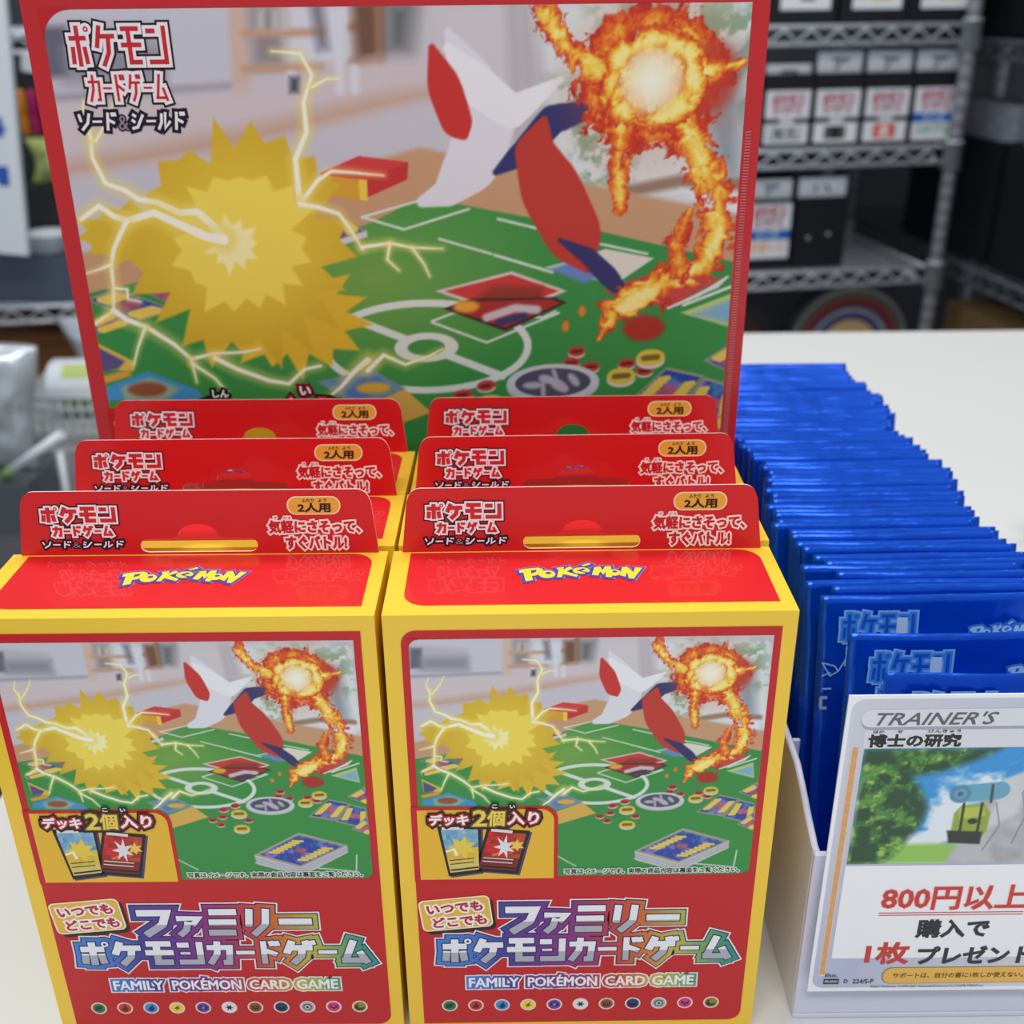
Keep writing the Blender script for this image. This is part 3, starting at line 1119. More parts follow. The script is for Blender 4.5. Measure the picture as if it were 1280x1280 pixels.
pr = Print()
brand_block(pr, 6.0, 4.1, 19.4, 2, hr=.195)
pr.rrect(68.0, 1.7, 81.4, 6.5, 2.3, (250, 226, 180), 2)
pr.rrect(68.35, 2.0, 81.05, 6.2, 2.05, (236, 172, 62), 3)
dk = (46, 24, 16)
pr.text('2人用', (70.8, 3.5, 78.8, 5.8), [(.12, dk)], 4)
pr.text('ふたり', (71.8, 2.35, 74.8, 3.2), [(.03, dk)], 4)
pr.text('よう', (75.9, 2.35, 78.0, 3.2), [(.03, dk)], 4)
wr = (206, 30, 40)
cream = (252, 236, 226)
pr.text('気軽にさそって、', (63.2, 8.0, 86.0, 11.2), [(.62, cream), (.17, wr)], 4)
pr.text('き', (64.5, 6.9, 65.3, 7.6), [(.3, cream), (.0, wr)], 4)
pr.text('がる', (67.0, 6.9, 68.8, 7.6), [(.3, cream), (.0, wr)], 4)
pr.text('すぐバトル!', (67.2, 12.2, 82.4, 15.5), [(.62, cream), (.17, wr)], 4)
me_tabprint = pr.mesh('tab_print', M['ink'])

# lid print (u across, v from the back edge to the front edge, 0..31.8)
pr = Print()
pr.poly(rrect_pts(4.4, 1.3, 91.6, 27.6, 5.5, (0, 1, 0, 1)), (222, 26, 32), 1)
wordmark(pr, 31.3, 8.0, 30.4, 3, ystretch=1.66)
me_lid = pr.mesh('lid_print', M['inkgloss'])

# front print
rainbow = [(0, (64, 134, 214)), (.14, (74, 120, 206)), (.24, (72, 62, 150)), (.40, (128, 48, 140)), (.52, (160, 50, 120)), (.60, (204, 64, 56)),
           (.70, (214, 120, 50)), (.78, (206, 186, 70)), (.86, (150, 180, 80)), (.94, (60, 150, 130)), (1, (50, 146, 140))]


def hue(u, v, x0=7.0, x1=89.0):
    t_ = min(1, max(0, (u - x0) / (x1 - x0)))
    for (a, ca), (b, cb) in zip(rainbow, rainbow[1:]):
        if t_ <= b:
            k = (t_ - a) / (b - a)
            return tuple(ca[i] + (cb[i] - ca[i]) * k for i in range(3))
    return rainbow[-1][1]


A0, A1 = (5.8, 6.4), (89.9, 77.9)
cv = art(A0[0], A0[1], A1[0], A1[1], 0.2)
RF = (200, 30, 36)
pr = Print()
pr.grid(cv.im, A0[0], A0[1], .2, .2, 3)
pr.poly(rrect_pts(4.0, 4.0, 91.6, 131.2, 3.6, (1, 0, 1, 0)), RF, 1)
# rounded corners of the picture
for (cx, cy, sx, sy) in ((A0[0], A0[1], 1, 1), (A1[0], A1[1], -1, -1)):
    r = 2.2
    pts = [(cx - sx * .3, cy - sy * .3), (cx + sx * r, cy - sy * .3)]
    pts += [(cx + sx * (r - r * math.sin(k * PI / 16)), cy + sy * (r - r * math.cos(k * PI / 16))) for k in range(9)]
    pts += [(cx - sx * .3, cy + sy * r)]
    pr.poly(pts, RF, 5)
# yellow corner panel with the two cards
pr.poly(rrect_pts(3.9, 55.0, 40.6, 79.2, 4.2, (0, 1, 0, 0)), RF, 5)
pr.poly(rrect_pts(5.4, 56.0, 39.6, 78.6, 3.6, (0, 1, 0, 0)), (240, 188, 50), 6)


def mini_card(q, base, seed, warm):
    bl = [(p[0] + .5, p[1] + .5) for p in q]
    pr.poly(bl, (84, 70, 110), 7)
    pr.poly(q, (30, 26, 34), 8)
    n = 9
    rs = np.random.RandomState(seed)
    for i in range(n):
        for j in range(n):
            s0, s1, t0, t1 = .07 + .86 * i / n, .07 + .86 * (i + 1) / n, .07 + .86 * j / n, .07 + .86 * (j + 1) / n
            k = rs.rand()
            if warm:
                c = (150 + 70 * k, 40 + 60 * k * (i > 5), 40) if j < 6 else (120 + 20 * k, 40, 36)
            else:
                c = ((90 + 80 * k, 150 + 50 * k, 206) if j < 4 else (226, 200 - 20 * k, 70)) if j < 7 else (220, 200, 110)
            pr.poly(subq(q, s0, t0, s1, t1), c, 9)
    pr.line([quad_at(q, .1, .04), quad_at(q, .6, .05)], .9, (230, 226, 220), 10)
    cen = quad_at(q, .52, .40)
    if warm:
        pr.poly([(cen[0] + (1.6 + 2.4 * (k % 2)) * math.cos(k * PI / 7) * .7, cen[1] + (1.6 + 2.4 * (k % 2)) * math.sin(k * PI / 7)) for k in range(14)], (232, 228, 232), 10)
        pr.poly([(cen[0] + 3.2 + (1 + (k % 2)) * math.cos(k * PI / 6), cen[1] - .5 + (1 + (k % 2)) * math.sin(k * PI / 6)) for k in range(12)], (246, 206, 90), 11)
        pr.line([quad_at(q, .3, .62), quad_at(q, .9, .34)], .7, (236, 120, 50), 10)
    else:
        pr.poly([(cen[0] + (2.4 + 2.0 * (k % 2)) * math.cos(k * PI / 7) * .9, cen[1] + .6 + (2.0 + 2.0 * (k % 2)) * math.sin(k * PI / 7)) for k in range(14)], (238, 206, 70), 10)
        pr.line([quad_at(q, .08, .5), quad_at(q, .3, .46), quad_at(q, .35, .6)], .6, (250, 248, 230), 11)
    for j in (.68, .76):
        pr.line([quad_at(q, .12, j), quad_at(q, .8, j)], .28, (236, 232, 230) if warm else (60, 50, 40), 10)
    pr.line([quad_at(q, .1, .88), quad_at(q, .92, .88)], .5, (30, 26, 34), 10)


mini_card(SP((163, 645), (298, 640), (300, 785), (200, 798)), 0, 3, False)
mini_card(SP((318, 648), (450, 658), (412, 790), (278, 780)), 0, 4, True)
bk = (36, 18, 18)
y0, y1 = 57.2, 60.4
for s_, xa, xb, dy, fill in (('デッキ', 8.4, 18.0, .2, (250, 250, 250)), ('2', 19.2, 22.6, -1.0, (246, 214, 90)), ('個', 22.9, 27.0, -.8, (246, 214, 90)), ('入り', 28.0, 35.6, -.4, (250, 250, 250))):
    rim = (200, 30, 40) if fill[2] > 200 else (120, 90, 20)
    pr.text(s_, (xa, y0 + dy - .2, xb, y1 + (.5 if fill[2] < 200 else 0.1)), [(1.15, bk), (.55, rim), (.16, fill)], 13, shear=.06)
pr.text('こ', (24.2, 54.1, 25.4, 55.2), [(.5, bk), (.06, (250, 250, 250))], 17)
pr.text('い', (28.6, 54.3, 29.8, 55.3), [(.5, bk), (.06, (250, 250, 250))], 17)
pr.text('写真はイメージです。実際の商品内容は裏面をご覧ください。', (42.4, 75.6, 87.2, 77.3), [(.32, (214, 226, 214)), (.03, (20, 26, 22))], 6)
# slogan tag
rot = -.10
ta = lambda x, y: (14.2 + (x - 14.2) * math.cos(rot) - (y - 90.6) * math.sin(rot), 90.6 + (x - 14.2) * math.sin(rot) + (y - 90.6) * math.cos(rot))
pr.poly([ta(x + .7, y + .9) for x, y in rrect_pts(5.0, 85.2, 23.4, 96.2, 1.6)], (40, 26, 20), 4)
pr.poly([ta(x, y) for x, y in rrect_pts(4.7, 85.0, 23.4, 95.9, 1.6)], (250, 240, 220), 5)
pr.poly([ta(x, y) for x, y in rrect_pts(5.1, 85.4, 23.0, 95.5, 1.3)], (236, 186, 66), 6)
for s_, bxx in (('いつでも', (6.6, 86.7, 21.0, 89.9)), ('どこでも', (8.0, 91.3, 22.0, 94.6))):
    pr.text(s_, bxx, [(.7, (252, 246, 240)), (.16, (196, 24, 44))], 7, rot=rot)
# two-line title
for s_, cells in (('ファミリー', row_cells(5, 25.2, 88.2, 73.4, 97.2, .08, [1.05, .85, 1.0, .9, 1.1])),
                  ('ポケモンカードゲーム', row_cells(10, 9.4, 99.6, 87.6, 107.6, .06, [1.1, 1.1, 1.1, 1.0, 1.0, .75, .9, 1.15, .75, 1.1]))):
    ol = [(2.15, (238, 236, 240)), (1.75, (28, 34, 84)), (1.45, hue), (.3, (34, 34, 90)), (0.0, (240, 240, 246))]
    ys = cells[0][1] + (cells[0][3] - cells[0][1]) * .58
    block(pr, s_, cells, ol, 4, .13, .10 if len(s_) == 5 else .02, (ys, (178, 180, 190)))
# latin line in coloured lozenges
for s_, xa, xb in (('FAMILY', 16.9, 30.3), ('POKÉMON', 32.9, 51.5), ('CARD', 53.9, 64.6), ('GAME', 66.7, 77.8)):
    f = lambda u, v: hue(u, v, 10, 84)
    top_ = 113.9 - (.9 if 'É' in s_ else 0)
    pr.text(s_, (xa, top_, xb, 117.2), [(1.25, (240, 238, 242)), (.85, f), (.14, (250, 250, 252))], 4)
# eleven round symbols
icols = [(40, 130, 70), (206, 60, 50), (50, 150, 220), (246, 214, 60), (110, 70, 170), (236, 236, 240), (160, 84, 50), (40, 66, 120), (170, 180, 180), (216, 60, 140), (150, 140, 60)]
for i, c in enumerate(icols):
    x, y = 11.3 + i * 7.19, 124.3
    pr.disc(x, y, 2.15, 2.2, (246, 226, 216), 3)
    pr.disc(x, y, 1.75, 1.8, c, 4)
    d = (28, 22, 30)
    if i == 0:
        pr.poly([(x - 1.1, y + .9), (x - .9, y - .6), (x + 1.2, y - 1.0), (x + .7, y + .7)], (20, 60, 40), 5)
    elif i == 1:
        pr.poly([(x, y - 1.4), (x + .9, y + .2), (x + .5, y + 1.2), (x - .6, y + 1.2), (x - 1, y + .1), (x - .3, y - .2)], (110, 20, 24), 5)
    elif i == 2:
        pr.poly([(x + .5, y - 1.3), (x + 1, y + .6), (x, y + 1.3), (x - 1, y + .5)], (24, 50, 90), 5)
    elif i == 3:
        pr.poly([(x + .7, y - 1.2), (x - .9, y + .3), (x, y + .2), (x - .7, y + 1.2), (x + .9, y - .2), (x + .1, y - .1)], d, 5)
    elif i == 4:
        pr.disc(x, y, 1.3, .85, (40, 24, 80), 5)
        pr.disc(x, y, .5, .5, (150, 120, 206), 6)
    elif i == 5:
        pr.poly([(x + (1.4 if k % 2 == 0 else .5) * math.cos(k * PI / 6), y + (1.4 if k % 2 == 0 else .5) * math.sin(k * PI / 6)) for k in range(12)], d, 5)
    elif i == 6:
        pr.rrect(x - 1, y - .8, x + 1, y + .9, .4, (70, 34, 24), 5)
        for k in range(3):
            pr.line([(x - .5 + .5 * k, y - .7), (x - .5 + .5 * k, y + .1)], .14, (190, 120, 80), 6)
    elif i == 7:
        pr.disc(x, y, 1.2, 1.2, (16, 20, 40), 5)
        pr.disc(x + .1, y - .75, 1.0, .7, c, 6)
    elif i == 8:
        pr.disc(x, y, 1.2, 1.2, (60, 64, 70), 5)
        pr.poly([(x + .95 * math.cos(k * PI / 3 - PI / 2), y + .95 * math.sin(k * PI / 3 - PI / 2)) for k in range(6)], (206, 210, 214), 6)
        pr.disc(x, y, .4, .4, d, 7)
    elif i == 9:
        for sx in (-1, 1):
            pr.poly([(x, y + .2), (x + sx * 1.2, y - 1.0), (x + sx * .9, y + .6)], (110, 20, 70), 5)
        pr.poly([(x - .5, y + .3), (x + .5, y + .3), (x, y + 1.3)], (110, 20, 70), 5)
    else:
        pr.disc(x - .1, y + .1, 1.3, 1.2, (50, 40, 20), 5)
        pr.disc(x + .3, y - .4, .9, .8, c, 6)
me_front = pr.mesh('front_print', M['ink'])

bm = bmesh.new()
bx(bm, 0, BW, 0, BD, 0, BH)
me_carton = finish(bm, 'carton', M['yellow'], .0005, 2)

G_SMALL = 'small card game boxes in two rows'
gb = thing('card_game_box', 'red and yellow card game box, front one of the right row, lid fully in view', 'game box', group=G_SMALL)
part('carton', me_carton, gb)
part('front_print', me_front, gb, 'printed front with a game table picture and a rainbow title', loc=(0, -.00005, BH))
part('lid_print', me_lid, gb, 'glossy red lid panel with a yellow wordmark', loc=(0, BD, BH + .00005), rot=(-PI / 2, 0, 0))
tb = part('hang_tab', me_tab, gb, 'red hanging tab with a slot cut through it', loc=(BW / 2, BD - .0004, BH), rot=(-TL, 0, 0))
part('tab_print', me_tabprint, tb, loc=(-BW / 2 + .0023, -.00034, TH))
# front-left corner of every box and its turn
POS = [((-.02991, .21524), .0031), ((-.02915, .25005), .0081), ((-.02867, .28280), -.0005),
       ((-.12657, .21572), -.0045), ((-.12521, .25053), -.0052), ((-.12506, .28359), -.0128)]
LBL = ['red and yellow card game box, front one of the right row, lid fully in view',
       'red and yellow card game box, middle one of the right row of three',
       'red and yellow card game box, rear one of the right row of three',
       'red and yellow card game box, front one of the left row, lid cut off',
       'red and yellow card game box, middle one of the left row of three',
       'red and yellow card game box, rear one of the left row of three']
for i, ((x, y), a) in enumerate(POS):
    o = gb if i == 0 else copy_tree(gb, (x, y, 0), (0, 0, a), LBL[i], G_SMALL)
    o.location, o.rotation_euler = (x, y, 0), (0, 0, a)

# ------------------------------------------------------------------ the large wrapped box behind them
GX0, GX1, GY, GH = -.1326, .0722, .330, .2680
GW = GX1 - GX0
big = thing('large_game_box', 'large red game box in clear wrap standing behind the two rows of small boxes', 'game box', (GX0, GY, 0))
bm = bmesh.new()
bx(bm, 0, GW, 0, .045, 0, GH)
part('carton', finish(bm, 'carton', M['bigred'], .0008, 2), big)
# art to large-box millimetres
KX = np.array([[0.41218, 0.01397], [0.00918, 0.42339]])
KI = np.linalg.inv(KX)
TOPV = (GH - .135) * 1000       # box-front zero (height 0.135) measured down from the large box's top


def tobig(u, v):
    p = KI @ np.array([u - 60.55345, v - 60.81384])
    return (p[0] - GX0 * 1000, p[1] + TOPV)


cvb = art(5.0, 5.0, 90.0, 79.0, 0.13)
pr = Print()
# the picture fills the upper part of the large front
PL, PT, PR_, PB = 5.2, 8.4, GW * 1000 - 5.0, 123.4
PE = 172.0
nx, ny = int((PR_ - PL) / .35) + 1, int((PE - PT) / .35) + 1
uu, vv = np.meshgrid(PL + .35 * np.arange(nx), PT + .35 * np.arange(ny))
px_, pz_ = uu + GX0 * 1000, vv - TOPV
au = KX[0, 0] * px_ + KX[0, 1] * pz_ + 60.55345
av = KX[1, 0] * px_ + KX[1, 1] * pz_ + 60.81384
ci, cj = np.clip((au - 5.0) / .13, 0, cvb.im.shape[1] - 1.001), np.clip((av - 5.0) / .13, 0, cvb.im.shape[0] - 1.001)
i0, j0 = ci.astype(int), cj.astype(int)
fi, fj = (ci - i0)[..., None], (cj - j0)[..., None]
im = (cvb.im[j0, i0] * (1 - fi) + cvb.im[j0, i0 + 1] * fi) * (1 - fj) + (cvb.im[j0 + 1, i0] * (1 - fi) + cvb.im[j0 + 1, i0 + 1] * fi) * fj
pr.grid(im, PL, PT, .35, .35, 3)
r = 8.0
pts = [(PL - .5, PT - .5), (PL + r, PT - .5)] + [(PL + r - r * math.sin(k * PI / 16), PT + r - r * math.cos(k * PI / 16)) for k in range(9)] + [(PL - .5, PT + r)]
pr.poly(pts, (196, 32, 38), 5)
pr.poly(rrect_pts(PL - 1, PB, 84.0, PE + 1, 9.0, (0, 1, 0, 0)), (202, 22, 28), 5)
pr.poly(rrect_pts(PL + .6, PB + 4.6, 80.0, PE - .5, 7.0, (0, 1, 0, 0)), (238, 188, 50), 6)
brand_block(pr, 11.0, 12.5, 28.5, 6)
for s_, bxx, ol in (('しん', (38.5, 117.8, 43.4, 120.2), [(1.0, (30, 20, 24)), (.12, (250, 250, 250))]),
                    ('い', (66.2, 117.0, 69.4, 119.6), [(1.3, (120, 14, 34)), (.2, (250, 240, 244))]),
                    ('新', (34.0, 121.2, 44.0, 131.2), [(1.6, (30, 20, 24)), (.3, (206, 40, 50))]),
                    ('入り', (60.0, 121.0, 78.0, 131.0), [(2.0, (60, 14, 24)), (1.2, (206, 40, 50)), (.4, (250, 250, 250))])):
    pr.text(s_, bxx, ol, 7)
me_big = pr.mesh('front_print', M['inkmatte'])
part('front_print', me_big, big, 'printed front with a large picture of a game table', loc=(0, -.00005, GH))
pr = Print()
for k in range(150):  # pale dashes paint the reflections off the wrap's perforated seam
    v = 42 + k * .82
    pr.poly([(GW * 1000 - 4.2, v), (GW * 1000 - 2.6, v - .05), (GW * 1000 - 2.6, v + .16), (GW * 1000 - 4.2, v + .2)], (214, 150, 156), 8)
part('wrap_seam_glints', pr.mesh('wrap_seam_glints', M['inkgloss']), big, 'row of tiny pale dashes painted as reflections off the perforated seam of the clear wrap', loc=(0, -.00005, GH))

# ------------------------------------------------------------------ tray of blue packs
TX0, TX1, TY0, TY1 = .0775, .1625, .2185, .4920
tray = thing('display_tray', 'milky white plastic tray with a low front holding the blue packs', 'tray', (TX0, TY0, 0))
bm = bmesh.new()
wl_ = .0018
W_, D_ = TX1 - TX0, TY1 - TY0
bx(bm, 0, W_, 0, D_, 0, .002)
bx(bm, 0, W_, 0, wl_, .002, .0600)
bx(bm, 0, W_, D_ - wl_, D_, .002, .0760)
for x0 in (0, W_ - wl_):
    prof = [(wl_, .002), (wl_, .0600), (.004, .0600), (.007, .0612), (.0125, .0632), (.019, .0662), (.0265, .0690), (.0345, .0696), (.06, .0700), (D_ - wl_, .0720), (D_ - wl_, .002)]
    for k in range(len(prof) - 1):
        pass
    va = [bm.verts.new((x0, y, z)) for y, z in prof]
    vb = [bm.verts.new((x0 + wl_, y, z)) for y, z in prof]
    n = len(prof)
    bm.faces.new(va)
    bm.faces.new(vb[::-1])
    for k in range(n):
        bm.faces.new((va[k], vb[k], vb[(k + 1) % n], va[(k + 1) % n]))
bx(bm, wl_, .0044, .0370, .0382, .002, .0686)
bx(bm, W_ - .0044, W_ - wl_, .0370, .0382, .002, .0686)
bmesh.ops.recalc_face_normals(bm, faces=bm.faces[:])
part('tray_body', finish(bm, 'tray_body', M['tray'], .0004, 1), tray)

PW, PLN, PTK = .0655, .108, .0028


def pack_mesh(seed):
    rs = np.random.RandomState(seed)
    nx, nz = 26, 44
    bm = bmesh.new()
    gr = []
    ph = rs.rand(4) * 6
    for side in (-1, 1):
        g = []
        for j in range(nz + 1):
            v = j / nz
            row = []
            for i in range(nx + 1):
                u = i / nx
                z = v * PLN
                core = min(1, max(0, (z - .007) / .006)) * min(1, max(0, (PLN - .009 - z) / .006))
                core = core * core * (3 - 2 * core)
                prof = (1 - abs(2 * u - 1) ** 5) * core
                wr_ = .00022 * math.sin(9 * u + 5 * v + ph[0]) + .0002 * math.sin(17 * u - 12 * v + ph[1]) + .00016 * math.sin(30 * v + 6 * u + ph[2])
                wave = .0005 * math.sin(5 * u + ph[3]) * (1 - core)
                crimp = .00012 * math.sin(2 * PI * z / .0011) * (1 - core)
                edge = 0.0 if i in (0, nx) else 1.0
                y = side * (.00012 + prof * (PTK / 2 - .0001) + prof * .4 * wr_) + wave + wr_ * .5 + crimp
                row.append(bm.verts.new(((u - .5) * PW, y, z)))
            g.append(row)
        gr.append(g)
    for s_, g in enumerate(gr):
        for j in range(nz):
            for i in range(nx):
                q = (g[j][i], g[j][i + 1], g[j + 1][i + 1], g[j + 1][i])
                f = bm.faces.new(q if s_ == 0 else q[::-1])
                f.smooth = True
    a, b = gr
    for j in range(nz):
        for i in (0, nx):
            q = (a[j][i], a[j + 1][i], b[j + 1][i], b[j][i])
            bm.faces.new(q if i == 0 else q[::-1])
    for j in (0, nz):
        for i in range(nx):
            q = (a[j][i], b[j][i], b[j][i + 1], a[j][i + 1])
            bm.faces.new(q if j == 0 else q[::-1])
    return finish(bm, 'booster_pack', M['foil'])


me_packs = [pack_mesh(s_) for s_ in (1, 2, 3, 4, 5)]
G_PACK = 'blue packs standing in the tray'
rs = np.random.RandomState(12)
pr = Print()
lt, mid_, dkb = (120, 176, 240), (150, 196, 240), (16, 84, 200)
brand_block(pr, -27.0, 5.2, 21.5, 1, third=False, mono=(lt, (60, 130, 226), dkb))
pr.rrect(-11.2, 6.2, -8.2, 11.0, .3, (176, 208, 244), 8)
wordmark(pr, 9.5, 7.6, 21.0, 2, ystretch=1.6, fill=(156, 200, 240), rim=(30, 100, 210), glow=(60, 130, 225))
pr.line([(-31.2, 27.5), (-28.6, 27.5)], .55, (150, 190, 240), 2)
for y in (30.2, 33.4):
    pr.line([(-29.6, y), (-31.6, y)], .9, (170, 190, 230), 2)
pr.line([(-31.4, 30.2), (-31.4, 33.4)], .9, (170, 190, 230), 2)
for q in ([(-31.6, 19.6), (-29.2, 23.6), (-26.9, 22.2)], [(-31.6, 19.6), (-28.0, 20.6), (-26.9, 22.2)], [(-31.6, 23.6), (-29.0, 22.6)], [(-26.9, 22.2), (-24.9, 18.6), (-24.6, 15.6)]):
    pr.line(q, .35, (150, 190, 240), 2)
me_packprint = pr.mesh('pack_print', M['ink'])


def pack(k, x, y, lean, label, group=None, yaw=0.0, prnt=False, z=.0024):
    o = obj('booster_pack', me_packs[k % 5], loc=(x, y, z), rot=(-lean, 0, yaw))
    tag(o, label, 'card pack', group)
    if prnt:
        part('pack_print', me_packprint, o, 'pale blue lettering near the top of the pack', loc=(0, -PTK / 2 - .0001, PLN))
    return o


XC = .1205
pack(0, XC + .0035, .2233, math.radians(1.5), 'blue foil pack frontmost in the tray, right behind the printed sign', G_PACK, 0, True)
pack(1, XC + .0005, .2325, math.radians(7.5), 'blue foil pack with pale lettering, second from the front of the tray', G_PACK, .006, True)
pack(2, XC - .0010, .2470, math.radians(12), 'blue foil pack with pale lettering, third from the front of the tray', G_PACK, .004, True)
y = .2512
N = 52
for k in range(N):
    dx = .0025 * math.sin(k * .35 + .5) + rs.uniform(-.0016, .0016)
    if k % 7 == 3:
        dx -= .003
    if k < 5:
        dx += (-.0035 if k % 2 else .003)
    pack(k + 3, XC + dx, y, math.radians(12.3 + rs.uniform(-.12, .12)), 'blue foil pack in the long row filling the tray behind the lettered front packs', G_PACK,
         rs.uniform(-.005, .005), False, .0024 + rs.uniform(0, .0012))
    y += .00405

# ------------------------------------------------------------------ printed sign on the tray's front
SW, SH = .0830, .0968
cvs = Canvas(0, 0, 70.0, 36.2, .25, (70, 160, 226))


def sky(X, Y):
    n = fbm(X * .12, Y * .16, 41, 4)
    a = np.array((52, 150, 224.)) * np.ones(X.shape + (3,))
    return a + (np.array((232, 240, 248.)) - a) * np.clip((n - .44 + (Y - 12) * .012) * 5, 0, 1)[..., None]


full = [(0, 0), (70, 0), (70, 36.2), (0, 36.2)]
cvs.poly(full, sky)


def wood(X, Y):
    n = fbm(X * .35, Y * .35, 51, 4)
    m = fbm(X * .9, Y * .9, 57, 3)
    a = np.array((34, 74, 44.)) * np.ones(X.shape + (3,))
    a = a + (np.array((86, 150, 62.)) - a) * np.clip((n - .42) * 4, 0, 1)[..., None]
    return a + (np.array((190, 206, 84.)) - a) * np.clip((m * .6 + n * .6 - .70) * 5, 0, .8)[..., None]


cvs.poly([(0, 30), (70, 29), (70, 36.2), (0, 36.2)], (150, 200, 90), .8)
cvs.poly([(30, 27), (50, 25), (70, 26), (70, 31), (30, 32)], (74, 150, 130), 1.5)
cvs.poly([(0, 0), (34, 0), (28, 3.5), (20, 7), (13, 8.5), (16, 13), (18, 18), (17, 24), (14, 29), (12, 33), (9, 36.2), (0, 36.2)], wood, 1.2)
cvs.poly([(58, 0), (70, 0), (70, 7), (64, 4)], wood, 1.2)
# plain grey-white rock with a hiking pack leaning on it
cvs.poly([(25, 36.2), (29, 26), (31, 16), (36, 9.5), (43, 6), (49, 8), (53, 14), (55, 22), (58, 30), (60, 36.2)], lambda X, Y: np.array((206, 206, 210.)) - 46 * fbm(X * .3, Y * .3, 61, 3)[..., None] * np.ones(3), .3)
for q, c_ in (([(36, 9.5), (43, 6), (41, 20), (33, 26)], (222, 222, 226)), ([(43, 6), (49, 8), (50, 24), (42, 30)], (178, 178, 184)), ([(29, 26), (34, 24), (37, 36.2), (25, 36.2)], (196, 196, 202)),
              ([(50, 24), (55, 22), (60, 36.2), (48, 36.2)], (150, 150, 158))):
    cvs.poly(q, c_, .9, .75)
for q in ([(43, 7), (41, 14), (43, 21), (41, 30)], [(50, 12), (49, 20), (52, 28)], [(35, 17), (37, 24), (34, 32)]):
    cvs.line(q, .35, (120, 120, 130), .15, .8)
cvs.poly([(25, 20), (26.5, 17.6), (32, 17), (34, 20), (34, 26), (32, 29), (25, 29)], (150, 170, 60), .3)
cvs.poly([(26, 18.5), (32, 17.8), (33, 21), (26.4, 22)], (186, 200, 84), .3)
for q in ([(27, 17), (27.4, 29)], [(31.5, 17), (31.8, 29)]):
    cvs.line(q, .7, (50, 54, 40), .15)
cvs.ell((30, 22.6), 1.2, .9, (44, 44, 46), .2)
cvs.poly([(24, 25.5), (33, 26), (33, 30), (25, 29.5)], (44, 44, 46), .3)
cvs.line([(26, 14), (35, 13)], 5.4, (104, 170, 196), .2)
cvs.ell((25.6, 14), 2.7, 2.7, (84, 140, 170), .3)
cvs.ell((25.6, 14), 1.6, 1.6, (110, 164, 190), .3)
cvs.ell((25.6, 14), .7, .7, (60, 104, 130), .2)
cvs.line([(33.2, 11.4), (33.6, 16.6)], .7, (60, 70, 80), .15)
pr = Print()
OX, OY = 5.4, 15.4
pr.grid(cvs.im, OX, OY, .25, .25, 4)
pr.rrect(0, 0, SW * 1000, SH * 1000, .6, (246, 247, 250), 1)
pr.rrect(1.0, 1.0, SW * 1000 - 1, SH * 1000 - 1.4, 3.2, lambda u, v: (206 + 20 * math.sin(v * .11 + u * .05), 208 + 18 * math.sin(v * .11 + u * .05), 222 + 12 * math.sin(v * .1)), 2)
pr.rrect(3.6, 4.2, 80, 9.8, 2.6, (168, 168, 178), 3)
pr.rrect(3.6, 3.9, 80, 9.0, 2.5, (226, 226, 234), 4)
pr.text("TRAINER'S", (6.0, 4.8, 35.0, 8.4), [(.4, (232, 232, 238)), (.10, (96, 96, 110))], 5, shear=.45)
pr.rrect(5.0, 9.9, 78, 15.2, .8, (222, 224, 232), 3)
pr.text('博士の研究', (6.2, 11.2, 28.4, 14.8), [(.5, (236, 236, 240)), (.22, (20, 20, 24))], 5)
pr.text('はか', (7.0, 9.9, 9.6, 10.7), [(.03, (20, 20, 24))], 6)
pr.text('せ', (12.8, 9.9, 14.0, 10.7), [(.03, (20, 20, 24))], 6)
pr.text('けんきゅう', (20.2, 9.9, 28.0, 10.7), [(.03, (20, 20, 24))], 6)
for k in range(260):
    v = 15.0 + k * .29
    pr.poly([(2.6, v), (4.0, v), (4.0, v + .17), (2.6, v + .17)], (226, 150, 70), 4)
pr.rrect(2.4, 15.0, 4.2, 91.0, .2, (240, 214, 180), 3)
pr.rrect(5.2, 52.2, 76, 84.5, .4, (246, 247, 251), 4)
rd_ = (206, 54, 46)
pr.text('800円以上', (16.2, 59.2, 53.6, 67.2), [(.42, (250, 190, 186)), (.20, rd_)], 6)
for v in (68.2, 69.0):
    pr.poly([(15.8, v), (53.8, v), (53.8, v + .3), (15.8, v + .3)], rd_, 6)
pr.text('購入で', (26.8, 71.0, 45.6, 77.0), [(.30, (34, 34, 40))], 6)
pr.text('1枚', (14.4, 79.0, 25.6, 86.4), [(.34, rd_)], 6)
pr.text('プレゼント', (28.4, 80.6, 58.6, 86.6), [(.30, (34, 34, 40))], 6)
pr.poly(rrect_pts(19.6, 88.0, 79, 94.0, 2.6), (150, 130, 90), 4)
pr.poly(rrect_pts(20.0, 88.2, 79, 93.8, 2.4), (238, 184, 78), 5)
pr.text('サポートは、自分の番に1枚しか使えない。', (22.6, 90.0, 58.0, 91.9), [(.04, (60, 44, 20))], 6)
pr.text('Illus.', (4.2, 90.0, 7.6, 91.3), [(.03, (40, 40, 46))], 5)
pr.rrect(4.0, 92.0, 8.2, 94.0, .2, (44, 40, 60), 4)
pr.text('PROMO', (4.4, 92.5, 7.8, 93.5), [(.02, (220, 220, 226))], 5)
pr.text('D', (9.6, 92.3, 10.6, 93.6), [(.05, (60, 60, 70))], 5)
pr.text('224/S-P', (12.0, 92.2, 17.6, 93.8), [(.04, (30, 30, 36))], 5)
pr.text('©2021 Pokémon. ©1995-2021 Nintendo/Creatures Inc./GAME FREAK inc.', (17.0, 94.6, 48.0, 95.5), [(.0, (60, 60, 70))], 5)
sg = thing('printed_sign', 'white printed card sign with red price lettering, fixed to the front of the tray', 'sign', (.0793, .2152, .0146), (math.radians(-.3), 0, 0))
bm = bmesh.new()
